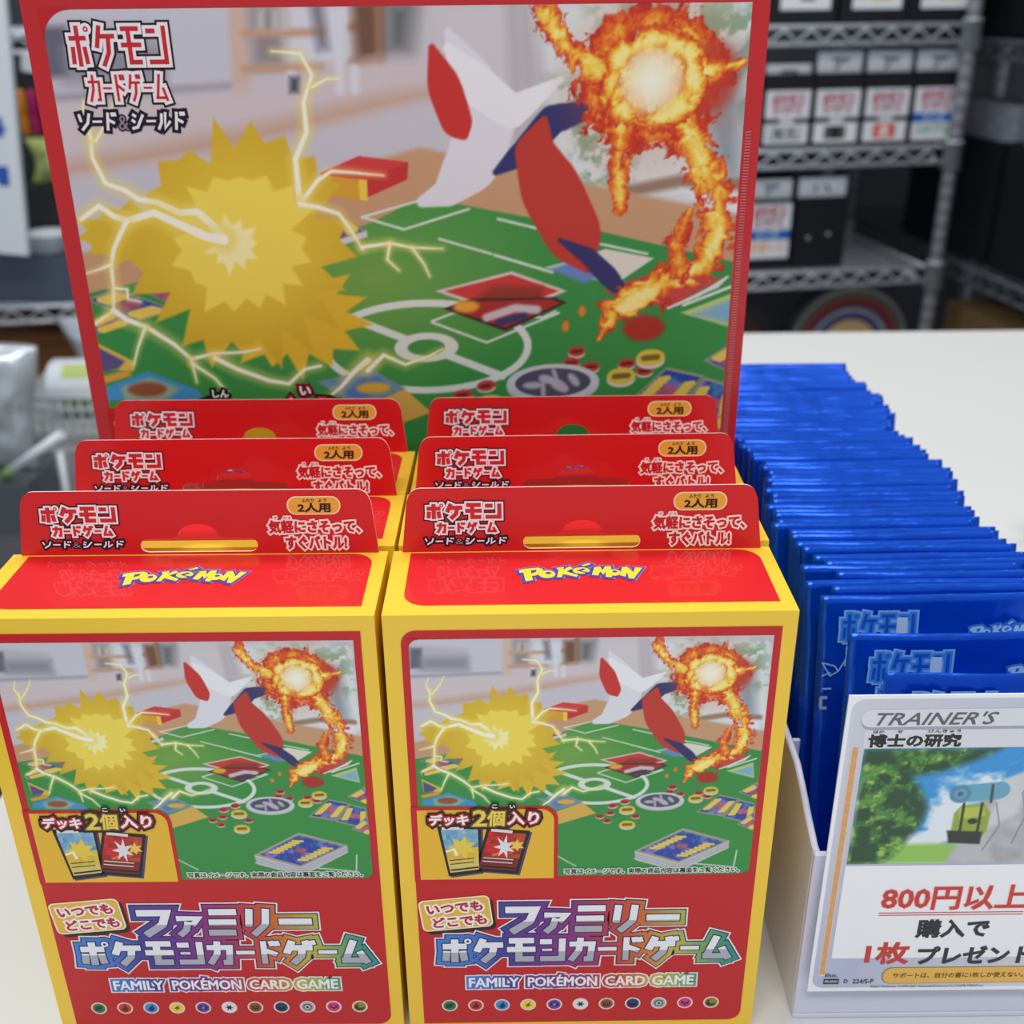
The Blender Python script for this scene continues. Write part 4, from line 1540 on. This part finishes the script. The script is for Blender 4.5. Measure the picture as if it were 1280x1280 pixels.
bx(bm, 0, SW, 0, .0004, 0, SH)
part('card_sheet', finish(bm, 'card_sheet', M['white']), sg)
part('sign_print', pr.mesh('sign_print', M['inkgloss']), sg, 'printed face with a landscape picture and red lettering', loc=(0, -.00005, SH))

# a sliver of something lilac right of the packs
bm = bmesh.new()
bx(bm, 0, .06, 0, .012, 0, .030)
tag(obj('sign_holder', finish(bm, 'sign_holder', M['lilac'], .004, 3), loc=(.268, .505, 0), rot=(0, 0, -.3)),
    'small pale lilac plastic block on the counter right of the blue packs', 'holder')


# ------------------------------------------------------------------ wire shelving behind
def at(s, d, z):
    """s along the shelving (0 at its right front post), d away from the viewer"""
    return Vector((.797, 2.05, 0)) + a_ * s + b_ * d + Vector((0, 0, z))


def wire_shelf(width, depth, nw=13):
    """front right corner at the origin, runs to -x and +y; z = top of the wires"""
    bm = bmesh.new()
    r = .0032
    for y in (0, depth):
        tube(bm, [(-width, y, 0), (0, y, 0)], r + .0008, 8)
        tube(bm, [(-width, y, -.027), (0, y, -.027)], r + .0008, 8)
        n = int(width / .0245)
        pts = []
        for k in range(n):
            x = -.012 - k * .0245 * (width - .03) / (n * .0245)
            pts.append((x, y - .004, -.0035 if k % 2 else -.0235))
        tube(bm, pts, .0024, 6)
    for x in (-.004, -width + .004):
        tube(bm, [(x, 0, 0), (x, depth, 0)], r, 6)
        tube(bm, [(x, 0, -.027), (x, depth, -.027)], r, 6)
    for k in range(1, nw):
        tube(bm, [(-width, depth * k / nw, .001), (0, depth * k / nw, .001)], .0021, 6)
    for k in range(1, 4):
        tube(bm, [(-width * k / 4, 0, -.004), (-width * k / 4, depth, -.004)], .0026, 6)
    return finish(bm, 'wire_shelf', M['chrome'])


def post_mesh(h, clamps):
    bm = bmesh.new()
    prof = [(.0125, 0)]
    z = .025
    while z < h - .02:
        prof += [(.0125, z - .001), (.0120, z), (.0125, z + .001)]
        z += .0254
    prof += [(.0125, h), (.008, h + .004)]
    lathe(bm, prof, 16)
    return finish(bm, 'post', M['post'])


def collar_mesh():
    bm = bmesh.new()
    lathe(bm, [(.0128, -.040), (.0175, -.040), (.0155, .006), (.0165, .006), (.0165, .010), (.0128, .010)], 18)
    return finish(bm, 'post_collar', M['chrome'])


me_post, me_collar = post_mesh(1.75, ()), collar_mesh()


def rack(label, origin, rot, width, depth, levels, nw=16, dark=False):
    t = thing('wire_storage_rack', label, 'shelf', origin, rot, 'chrome wire racks behind the counter')
    ms = wire_shelf(width - .03, depth, nw)
    if dark:
        ms.materials.clear()
        ms.materials.append(M['shadedchrome'])
    for z in levels:
        part('wire_shelf', ms, t, loc=(-.015, 0, z))
    for x in (0, -width):
        for y in (0, depth):
            p = part('post', me_post, t, loc=(x, y, 0))
            for z in levels:
                part('post_collar', me_collar, p, loc=(0, 0, z))
    return t


ZT, ZM, ZL = .2070, .0075, -.2075
F0 = CZ
rack('chrome wire rack right of the large box, carrying rows of black labelled boxes', at(0, 0, F0), (0, 0, SR), .92, .40,
     [z - F0 for z in (ZT, ZM, ZL, -.50)])
lz1, lz2 = .2110, -.2330
LR = Vector((-.50, 1.975, 0))
rack('chrome wire rack at the left edge with bags, pens and pouches on it', (LR.x, LR.y, F0), (0, 0, SR), 1.0, .40,
     [z - F0 for z in (lz1, lz2, -.70)])
# side rack, seen end-on at the right edge
SO = at(.050, -.36, F0)
rack('chrome wire rack along the right side, its big black boxes facing left', tuple(SO), (0, 0, SR - PI / 2), 1.0, .40,
     [z - F0 for z in (.18, -.205)], 16, True)


# black boxes with labels
def open_box(wd, dp, h, name='box_body', mt=None):
    bm = bmesh.new()
    k = .0025
    bx(bm, 0, wd, 0, k, 0, h)
    bx(bm, 0, wd, dp - k, dp, 0, h)
    bx(bm, 0, k, k, dp - k, 0, h)
    bx(bm, wd - k, wd, k, dp - k, 0, h)
    bx(bm, k, wd - k, k, dp - k, 0, k)
    return finish(bm, name, mt or M['black'])


def label_print(kind, wd, h):
    """white label: red two-line lettering above, a coloured lower field"""
    pr = Print()
    W_, H_ = wd * 1000, h * 1000
    red, white = (196, 84, 96), (238, 240, 246)
    def logo(x0, y0, x1, y1):
        hh = y1 - y0
        block(pr, 'ポケモン', row_cells(4, x0, y0, x1, y0 + hh * .54, .08), [(2.2, (206, 196, 206)), (0.0, (206, 60, 74))], 3, .12)
        block(pr, 'カードゲーム', row_cells(6, x0 + 3, y0 + hh * .6, x1 - 3, y1, .08), [(1.6, (206, 196, 206)), (0.0, (196, 90, 104))], 3, .12)
    if kind in ('stadium', 'support'):
        pr.rrect(0, 0, W_, H_, .5, white, 1)
        logo(W_ * .14, H_ * .06, W_ * .86, H_ * .42)
        pr.poly([(0, H_ * .48), (W_, H_ * .48), (W_, H_ * .66), (0, H_ * .66)], (24, 110, 196), 2)
        pr.text('ソード', (W_ * .24, H_ * .50, W_ * .74, H_ * .64), [(.5, (226, 236, 246))], 3)
        if kind == 'stadium':
            pr.text('スタジアム', (W_ * .10, H_ * .70, W_ * .9, H_ * .90), [(.9, (110, 176, 130))], 3)
        else:
            pr.text('サポート', (W_ * .10, H_ * .70, W_ * .9, H_ * .90), [(1.0, (244, 176, 96))], 3)
    elif kind == 'upper':
        pr.rrect(0, 0, W_, H_, .5, white, 1)
        pr.disc(W_ * .16, H_ * .70, 9, 9, (226, 120, 140), 2)
        pr.rrect(W_ * .40, H_ * .1, W_ * .68, H_ * .86, 2, (90, 100, 110), 2)
        pr.rrect(W_ * .43, H_ * .1, W_ * .65, H_ * .80, 1, (222, 226, 230), 3)
    elif kind == 'upper_yellow':
        pr.rrect(0, 0, W_, H_, .5, white, 1)
        pr.disc(W_ * .12, H_ * .72, 11, 11, (240, 190, 206), 2)
        pr.rrect(W_ * .38, H_ * .1, W_ * .76, H_ * .86, 2, (236, 214, 60), 2)
        pr.text('炎', (W_ * .46, H_ * .2, W_ * .68, H_ * .8), [(1.2, (60, 50, 30))], 3)
    else:
        pr.rrect(0, 0, W_, H_ * .52, .5, white, 1)
        pr.rrect(W_ * .34, H_ * .50, W_ * .66, H_ * .66, .5, (206, 210, 218), 1)
        pr.rrect(0, H_ * .62, W_, H_, .5, white, 1)
        logo(W_ * .14, H_ * .08, W_ * .86, H_ * .44)
        if kind == 'colourless':
            pr.rrect(W_ * .10, H_ * .68, W_ * .86, H_ * .94, 4, (70, 76, 86), 2)
            pr.rrect(W_ * .13, H_ * .70, W_ * .83, H_ * .92, 3, white, 3)
            pr.text('無色', (W_ * .2, H_ * .71, W_ * .78, H_ * .91), [(.6, (80, 86, 96))], 4)
        elif kind == 'dark':
            pr.rrect(W_ * .24, H_ * .68, W_ * .74, H_ * .94, 2, (96, 90, 92), 2)
            pr.text('悪', (W_ * .40, H_ * .70, W_ * .60, H_ * .92), [(1.0, (40, 36, 40))], 3)
        else:
            pr.rrect(W_ * .24, H_ * .66, W_ * .76, H_ * .95, 6, (226, 84, 62), 2)
            pr.text('炎', (W_ * .38, H_ * .69, W_ * .62, H_ * .92), [(1.4, (246, 226, 226))], 3)
    return pr.mesh('label', M['inkblur'])


def kana_tag(ch, wd, h):
    pr = Print()
    pr.rrect(0, 0, wd * 1000, h * 1000, .5, (232, 236, 246), 1)
    if ch == 'ハ':
        pr.line([(wd * 380, h * 360), (wd * 330, h * 720)], 4.6, (30, 32, 46), 2)
        pr.line([(wd * 560, h * 360), (wd * 660, h * 720)], 4.6, (30, 32, 46), 2)
    else:
        pr.line([(wd * 330, h * 330), (wd * 680, h * 320), (wd * 600, h * 500)], 4.8, (30, 32, 46), 2)
        pr.line([(wd * 500, h * 400), (wd * 470, h * 640), (wd * 390, h * 780)], 4.8, (30, 32, 46), 2)
    return pr.mesh('tag_print', M['inkblur'])


def store_box(s, d, z, wd, h, kind, label, lab=None, dots=False):
    t = thing('storage_box', label, 'box', at(s, d, z), (0, 0, SR), 'black storage boxes on the right rack')
    part('box_body', open_box(wd, .30, h), t)
    if lab:
        x0, z0, x1, z1 = lab
        part('label', label_print(kind, x1 - x0, z1 - z0), t, 'white paper label with red lettering', loc=(x0, -.0004, z1))
    if dots:
        bm = bmesh.new()
        for x in (wd * .27, wd * .66):
            bmesh.ops.create_uvsphere(bm, u_segments=12, v_segments=8, radius=.0045, matrix=Matrix.Translation((x, -.001, h * .42 + (x - wd * .27) * .15)))
        part('rivet', finish(bm, 'rivet', M['post']), t, 'two small metal studs')
    return t


def kana_card(s, d, z, wd, h, ch, label):
    t = thing('divider_card', label, 'card', at(s, d, z), (0, 0, SR), 'white index cards in the black boxes')
    bm = bmesh.new()
    bx(bm, 0, wd, 0, .0006, -.09, h)
    part('card_sheet', finish(bm, 'card_sheet', M['white']), t)
    part('tag_print', kana_tag(ch, wd, h), t, loc=(0, -.0002, h))


zt, zm, zl = ZT + .004, ZM + .0045, ZL + .0045
# top shelf
for s, kind, lb in ((-.358, 'upper', 'black box on the top shelf of the right rack, the one nearest the large box'),
                    (-.231, 'upper_yellow', 'black box on the top shelf with a yellow-marked label, middle of the three'),
                    (-.108, 'upper_yellow', 'black box on the top shelf with a yellow-marked label, next to the post')):
    store_box(s, .0205, zt, .120, .13, kind, lb, (.020, .022, .108, .115))
# middle shelf
for s, kind, lb in ((-.3530, 'colourless', 'black box on the middle shelf, nearest the large box, its label with a black outline'),
                    (-.2615, 'dark', 'black box on the middle shelf, its label with a dark grey square'),
                    (-.1700, 'fire', 'black box on the middle shelf, its label with a red rounded block'),
                    (-.0785, 'stadium', 'black box on the middle shelf with a blue and green label, next to the post')):
    store_box(s, .0205, zm, .0885, .121, kind, lb, (.004, .006, .084, .094))
for s, ch, lb in ((-.3530, 'ア', 'low white index card in the leftmost black box of the middle shelf'), (-.2615, 'ア', 'white index card with a handwritten kana in the box with the dark grey label square'),
                  (-.1700, 'ア', 'white index card with a handwritten kana in the box with the red label block'), (-.0785, 'ア', 'white index card with a handwritten kana in the box next to the post')):
    kana_card(s + .0035, .031, zm + (.118 if s > -.3 else .100), .081, .036, ch, lb)
# lower shelf
store_box(-.368, .0205, zl, .090, .127, 'support', 'black box on the lower shelf with a blue and orange label', (.002, .02, .084, .118))
store_box(-.2740, .0205, zl, .098, .127, None, 'black box on the lower shelf with no label and two small studs', None, True)
kana_card(-.363, .031, zl + .125, .080, .034, 'ア', 'white index card with a kana above the blue and orange label of the lower shelf')
kana_card(-.2700, .031, zl + .125, .090, .034, 'ハ', 'white index card with two slanted strokes in the unlabelled box')


# round tubs under the lower shelf
def tub(s, d, z, r, label, cols):
    t = thing('round_tub', label, 'tub', at(s, d, z), (0, 0, SR), 'round tubs under the lower shelf')
    bm = bmesh.new()
    lathe(bm, [(r * .2, 0), (r * .98, 0), (r, .004), (r, .05), (r * .96, .054), (r * .2, .054)], 40, 'Y')
    part('tub_body', finish(bm, 'tub_body', M['darkplastic']), t)
    pr = Print()
    for k, (f, c) in enumerate(cols):
        pr.disc(0, 0, r * 1000 * f, r * 1000 * f, c, 1 + k, 40)
    part('lid_print', pr.mesh('lid_print', M['inkblur']), t, 'round printed lid', loc=(0, -.0005, 0))


tub(-.385, .06, -.50 + .119, .115, 'dark round tub under the lower shelf, left of the paler one', [(.97, (44, 40, 50)), (.8, (70, 50, 36)), (.6, (50, 44, 60))])
tub(-.135, .04, -.50 + .128, .124, 'round tub with pale rings and a red arc under the lower shelf', [(.98, (120, 124, 132)), (.93, (90, 86, 70)), (.82, (128, 44, 54)), (.72, (60, 64, 84)), (.66, (150, 156, 164)), (.6, (70, 76, 120)), (.48, (200, 170, 120))])

# side rack boxes
def side(sy, d, z):
    return Vector(tuple(SO)) - Vector((0, 0, F0)) - b_ * 0 + Vector((0, 0, z)) + a_ * d + b_ * sy


for sy, z, h, lb in ((.30, -.198, .215, 'big black box on the side rack at the right edge, level with the middle shelf'),
                     (.64, -.198, .215, 'big black box on the side rack behind the right post'),
                     (.30, .187, .20, 'big black box on the upper level of the side rack at the right edge'),
                     (.64, .187, .20, 'big black box on the upper level of the side rack, behind the right post')):
    t = thing('storage_box', lb, 'box', side(sy, .02, z), (0, 0, SR - PI / 2), 'big black boxes on the side rack')
    part('box_body', open_box(.32, .34, h), t)
    if z < 0:
        bm = bmesh.new()
        bx(bm, 0.01, .31, .02, .12, .01, h + .052)
        t2 = tag(obj('index_cards', finish(bm, 'index_cards', M['tagedge'], .002), loc=side(sy, .025, z + .003), rot=(0, 0, SR - PI / 2)),
                 'grey row of index cards standing in the ' + ('big black box at the right edge' if sy < .5 else 'big black box behind the right post'), 'cards')
bm = bmesh.new()
bx(bm, 0, .30, 0, .3, 0, .18)
tag(obj('cardboard_box', finish(bm, 'cardboard_box', M['kraft'], .003), loc=side(.42, .02, -.47), rot=(0, 0, SR - PI / 2)), 'brown cardboard box under the side rack at the right edge', 'box')


# ------------------------------------------------------------------ left side clutter
# white sign board with blue numerals, hanging in front of the rack
t = thing('price_board', 'white sign board with blue numerals at the left edge, hanging before the rack', 'sign', (-.8064, 1.85, -.127), (0, .107, 0))
bm = bmesh.new()
bx(bm, -.16, 0, 0, .012, 0, .46)
part('board', finish(bm, 'board', M['whiteplastic'], .002), t)
pr = Print()
for s_, x0, x1, y in (('4', -48, -19, 243), ('1', -36, -21, 319)):
    pr = Print()
    pr.text(s_, (x0, y, x1, y + 27), [(2.2, (52, 96, 190))], 1)
    part('numeral', pr.mesh('numeral', M['inkblur']), t, 'blue painted numeral', loc=(0, -.0006, .46))
bm = bmesh.new()
bx(bm, -.10, -.08, .0, .03, .45, .47)
part('hook', finish(bm, 'hook', M['chrome'], .002), t)
bm = bmesh.new()
bx(bm, 0, .034, 0, .0012, 0, .030)
tag(obj('price_tag', finish(bm, 'price_tag', M['whiteplastic']), loc=(-.783, 1.905, .158), rot=(0, .18, SR)), 'small white tag hanging under the upper rail beside the white sign board', 'tag')


def slab(name, x0, x1, y0, y1, z0, z1, mt, label, cat, bev=.003, group=None):
    bm = bmesh.new()
    bx(bm, 0, x1 - x0, 0, y1 - y0, 0, z1 - z0)
    return tag(obj(name, finish(bm, name, mt, bev), loc=(x0, y0, z0)), label, cat, group)


zs = lz2 + .0055
slab('storage_box', -1.02, -.70, 1.945, 2.035, zs, -.152, mat('slate_blue_plastic', (84, 94, 112), .4), 'flat slate blue box on the left rack under the white dish', 'box', .004)
slab('storage_box', -.93, -.70, 2.045, 2.115, zs, -.044, M['darkplastic'], 'black box on the left rack under the lime green pouch', 'box')
slab('storage_box', -1.02, -.75, 2.125, 2.245, zs, -.035, M['darkplastic'], 'black box on the left rack under the bin of coloured pens', 'box')
t = thing('pen_bin', 'dark plastic bin on the left rack with coloured pens standing in it', 'bin', (-.90, 2.130, -.034))
bm = bmesh.new()
k = .004
bx(bm, -.10, .14, 0, k, 0, .07); bx(bm, -.10, .14, .11 - k, .11, 0, .23)
bx(bm, -.10, -.10 + k, k, .11 - k, 0, .15); bx(bm, .14 - k, .14, k, .11 - k, 0, .15); bx(bm, -.10 + k, .14 - k, k, .11 - k, 0, k)
part('bin_body', finish(bm, 'bin_body', M['darkplastic']), t)
for nm, x, mt, lb in (('orange', -.903, M['orange'], 'thick orange pen standing in the dark bin'), ('pink', -.882, M['magenta'], 'thick pink pen standing in the dark bin')):
    bm = bmesh.new()
    lathe(bm, [(.006, 0), (.0080, .003), (.0085, .09), (.0075, .095), (.0085, .098), (.0085, .135), (.005, .142)], 16)
    tag(obj('marker_pen', finish(bm, 'marker_pen', mt), loc=(x, 2.165, -.0295), rot=(0, .03, 0)), lb, 'pen', 'pens in the dark bin')


def pouch(wd, h, dp, mt, name, seed, loc, rot, label, cat, group=None):
    rs = np.random.RandomState(seed)
    bm = bmesh.new()
    bmesh.ops.create_grid(bm, x_segments=22, y_segments=22, size=.5)
    vs_ = bm.verts[:]
    ph = rs.rand(6) * 6
    dup = {}
    pts = [(v.co.x, v.co.y) for v in vs_]
    bm.free()
    bm = bmesh.new()
    n = 22
    g = [[], []]
    for s_ in (0, 1):
        for j in range(n + 1):
            row = []
            for i in range(n + 1):
                u, v = i / n, j / n
                bulge = (1 - abs(2 * u - 1) ** 3) * (1 - abs(2 * v - 1) ** 3)
                wr = .10 * math.sin(9 * u + 4 * v + ph[0]) + .10 * math.sin(15 * v - 8 * u + ph[1]) + .06 * math.sin(24 * u + ph[2]) + .05 * math.sin(31 * v + 11 * u + ph[3])
                y = (-1 if s_ == 0 else 1) * dp / 2 * bulge * (1 + wr) + dp * .12 * math.sin(6 * u + ph[4]) * (1 - bulge) * v
                row.append(bm.verts.new(((u - .5) * wd * (1 - .10 * math.sin(PI * v)) + .04 * wd * math.sin(5 * v + ph[5]), y, v * h)))
            g[s_].append(row)
    for s_ in (0, 1):
        for j in range(n):
            for i in range(n):
                q = (g[s_][j][i], g[s_][j][i + 1], g[s_][j + 1][i + 1], g[s_][j + 1][i])
                f = bm.faces.new(q if s_ == 0 else q[::-1])
                f.smooth = True
    bmesh.ops.remove_doubles(bm, verts=bm.verts[:], dist=.0003)
    return tag(obj(name, finish(bm, name, mt), loc=loc, rot=rot), label, cat, group)


pouch(.11, .080, .035, M['lime'], 'pouch', 3, (-.812, 2.075, -.0435), (-.06, .0, .05), 'lime green pouch on the left rack below the coloured pens', 'pouch')
bm = bmesh.new()
lathe(bm, [(.02, 0), (.030, .003), (.036, .030), (.040, .034), (.040, .038), (.034, .036), (.026, .008), (.01, .006)], 28)
tag(obj('plastic_dish', finish(bm, 'plastic_dish', M['whiteplastic']), loc=(-.826, 1.99, -.1515)), 'white plastic dish beside the white sign board', 'dish')

# grey steel cabinet in front of the left rack, with a wrapped roll and a bag on it
t = thing('steel_cabinet', 'grey steel cabinet in front of the left rack, a wrapped roll on its top', 'cabinet', (-.80, 1.50, F0))
bm = bmesh.new()
bx(bm, 0, .50, 0, .34, .06, .583)
part('cabinet_body', finish(bm, 'cabinet_body', M['steel'], .003), t)
bm = bmesh.new()
bx(bm, .012, .488, -.008, 0, .10, .565)
part('door_panel', finish(bm, 'door_panel', M['steel'], .003), t)
bm = bmesh.new()
bx(bm, .02, .48, .02, .32, 0, .06)
part('plinth', finish(bm, 'plinth', M['darkplastic']), t)
bm = bmesh.new()
tube(bm, [(.118, -.014, .02), (.142, -.014, .565)], .006, 8)
part('strut', finish(bm, 'strut', M['chrome']), t)
ct = F0 + .583
t = thing('trolley', 'slim dark grey trolley in front of the steel cabinet at the left edge', 'trolley', (-1.0, 1.375, F0))
bm = bmesh.new()
bx(bm, 0, .338, 0, .095, .485, .562)
part('trolley_body', finish(bm, 'trolley_body', mat('slate_trolley', (92, 98, 102), .5), .008, 3), t)
bm = bmesh.new()
for x in (.02, .318):
    for y in (.015, .08):
        tube(bm, [(x, y, 0), (x, y, .487)], .008, 8)
part('frame', finish(bm, 'frame', M['darkplastic']), t)
for z in (.15, .36):
    bm = bmesh.new()
    bx(bm, .01, .328, .01, .085, z, z + .008)
    part('tray_shelf', finish(bm, 'tray_shelf', M['post'], .002), t)
pouch(.13, .180, .05, M['film'], 'film_bag', 5, (-.725, 1.425, F0 + .567), (-.06, .1, .0), 'crumpled silver film bag standing on the dark trolley at the left edge', 'bag', 'silver film bags')
pouch(.17, .112, .05, M['film'], 'film_bag', 8, (-.640, 1.745, ct + .005), (-.06, -.06, .05), 'silver film bag behind the wrapped roll on the steel cabinet', 'bag', 'silver film bags')
t = thing('wrapped_roll', 'white and lime wrapped roll lying on the steel cabinet', 'roll', (-.62, 1.600, ct + .0435))
bm = bmesh.new()
lathe(bm, [(.02, -.075), (.040, -.075), (.0425, -.072), (.0425, .13), (.040, .133), (.02, .133)], 28)
part('roll_body', finish(bm, 'roll_body', M['whiteplastic']), t, rot=(0, PI / 2, 0))
for a0, a1 in ((.35, .95), (1.75, 2.25)):
    bm = bmesh.new()
    n = 8
    for j in range(n):
        t0, t1 = a0 + (a1 - a0) * j / n, a0 + (a1 - a0) * (j + 1) / n
        q = [bm.verts.new((x, -.0428 * math.sin(tt), .0428 * math.cos(tt))) for x, tt in ((-.05, t0), (.12, t0), (.12, t1), (-.05, t1))]
        bm.faces.new(q)
    part('lime_band', finish(bm, 'lime_band', M['lime'] if a0 < 1 else M['green']), t, 'lime green band')
t = thing('mesh_guard', 'pale plastic mesh guard along the front edge of the steel cabinet', 'guard', (-.715, 1.508, ct))
bm = bmesh.new()
for z in (.004, .022, .040, .058):
    tube(bm, [(0, 0, z), (.24, 0, z)], .0022 if z < .05 else .0035, 6)
for k in range(17):
    tube(bm, [(k * .015, 0, .001), (k * .015, 0, .058)], .0018, 6)
part('guard_mesh', finish(bm, 'guard_mesh', mat('clear_plastic', (206, 212, 214), .3, noise=.05)), t)
bm = bmesh.new()
tube(bm, [(0, 0, 0), (.075, .0, .050)], [.007, .007], 10)
tube(bm, [(-.018, 0, -.012), (0, 0, 0)], [.0075, .0075], 10, mi=1)
tag(obj('glue_stick', finish(bm, 'glue_stick', [M['whiteplastic'], M['green']]), loc=(-.680, 1.384, F0 + .582)), 'white and green stick lying across the dark trolley at the left edge', 'stick')
slab('cardboard_box', -1.02, -.72, 2.02, 2.22, -.695, -.310, M['brown'], 'orange brown cardboard box in the shade of the left rack behind the silver bags', 'box')

# the helper curve used to read letter outlines is no part of the place
bpy.data.objects.remove(_to)
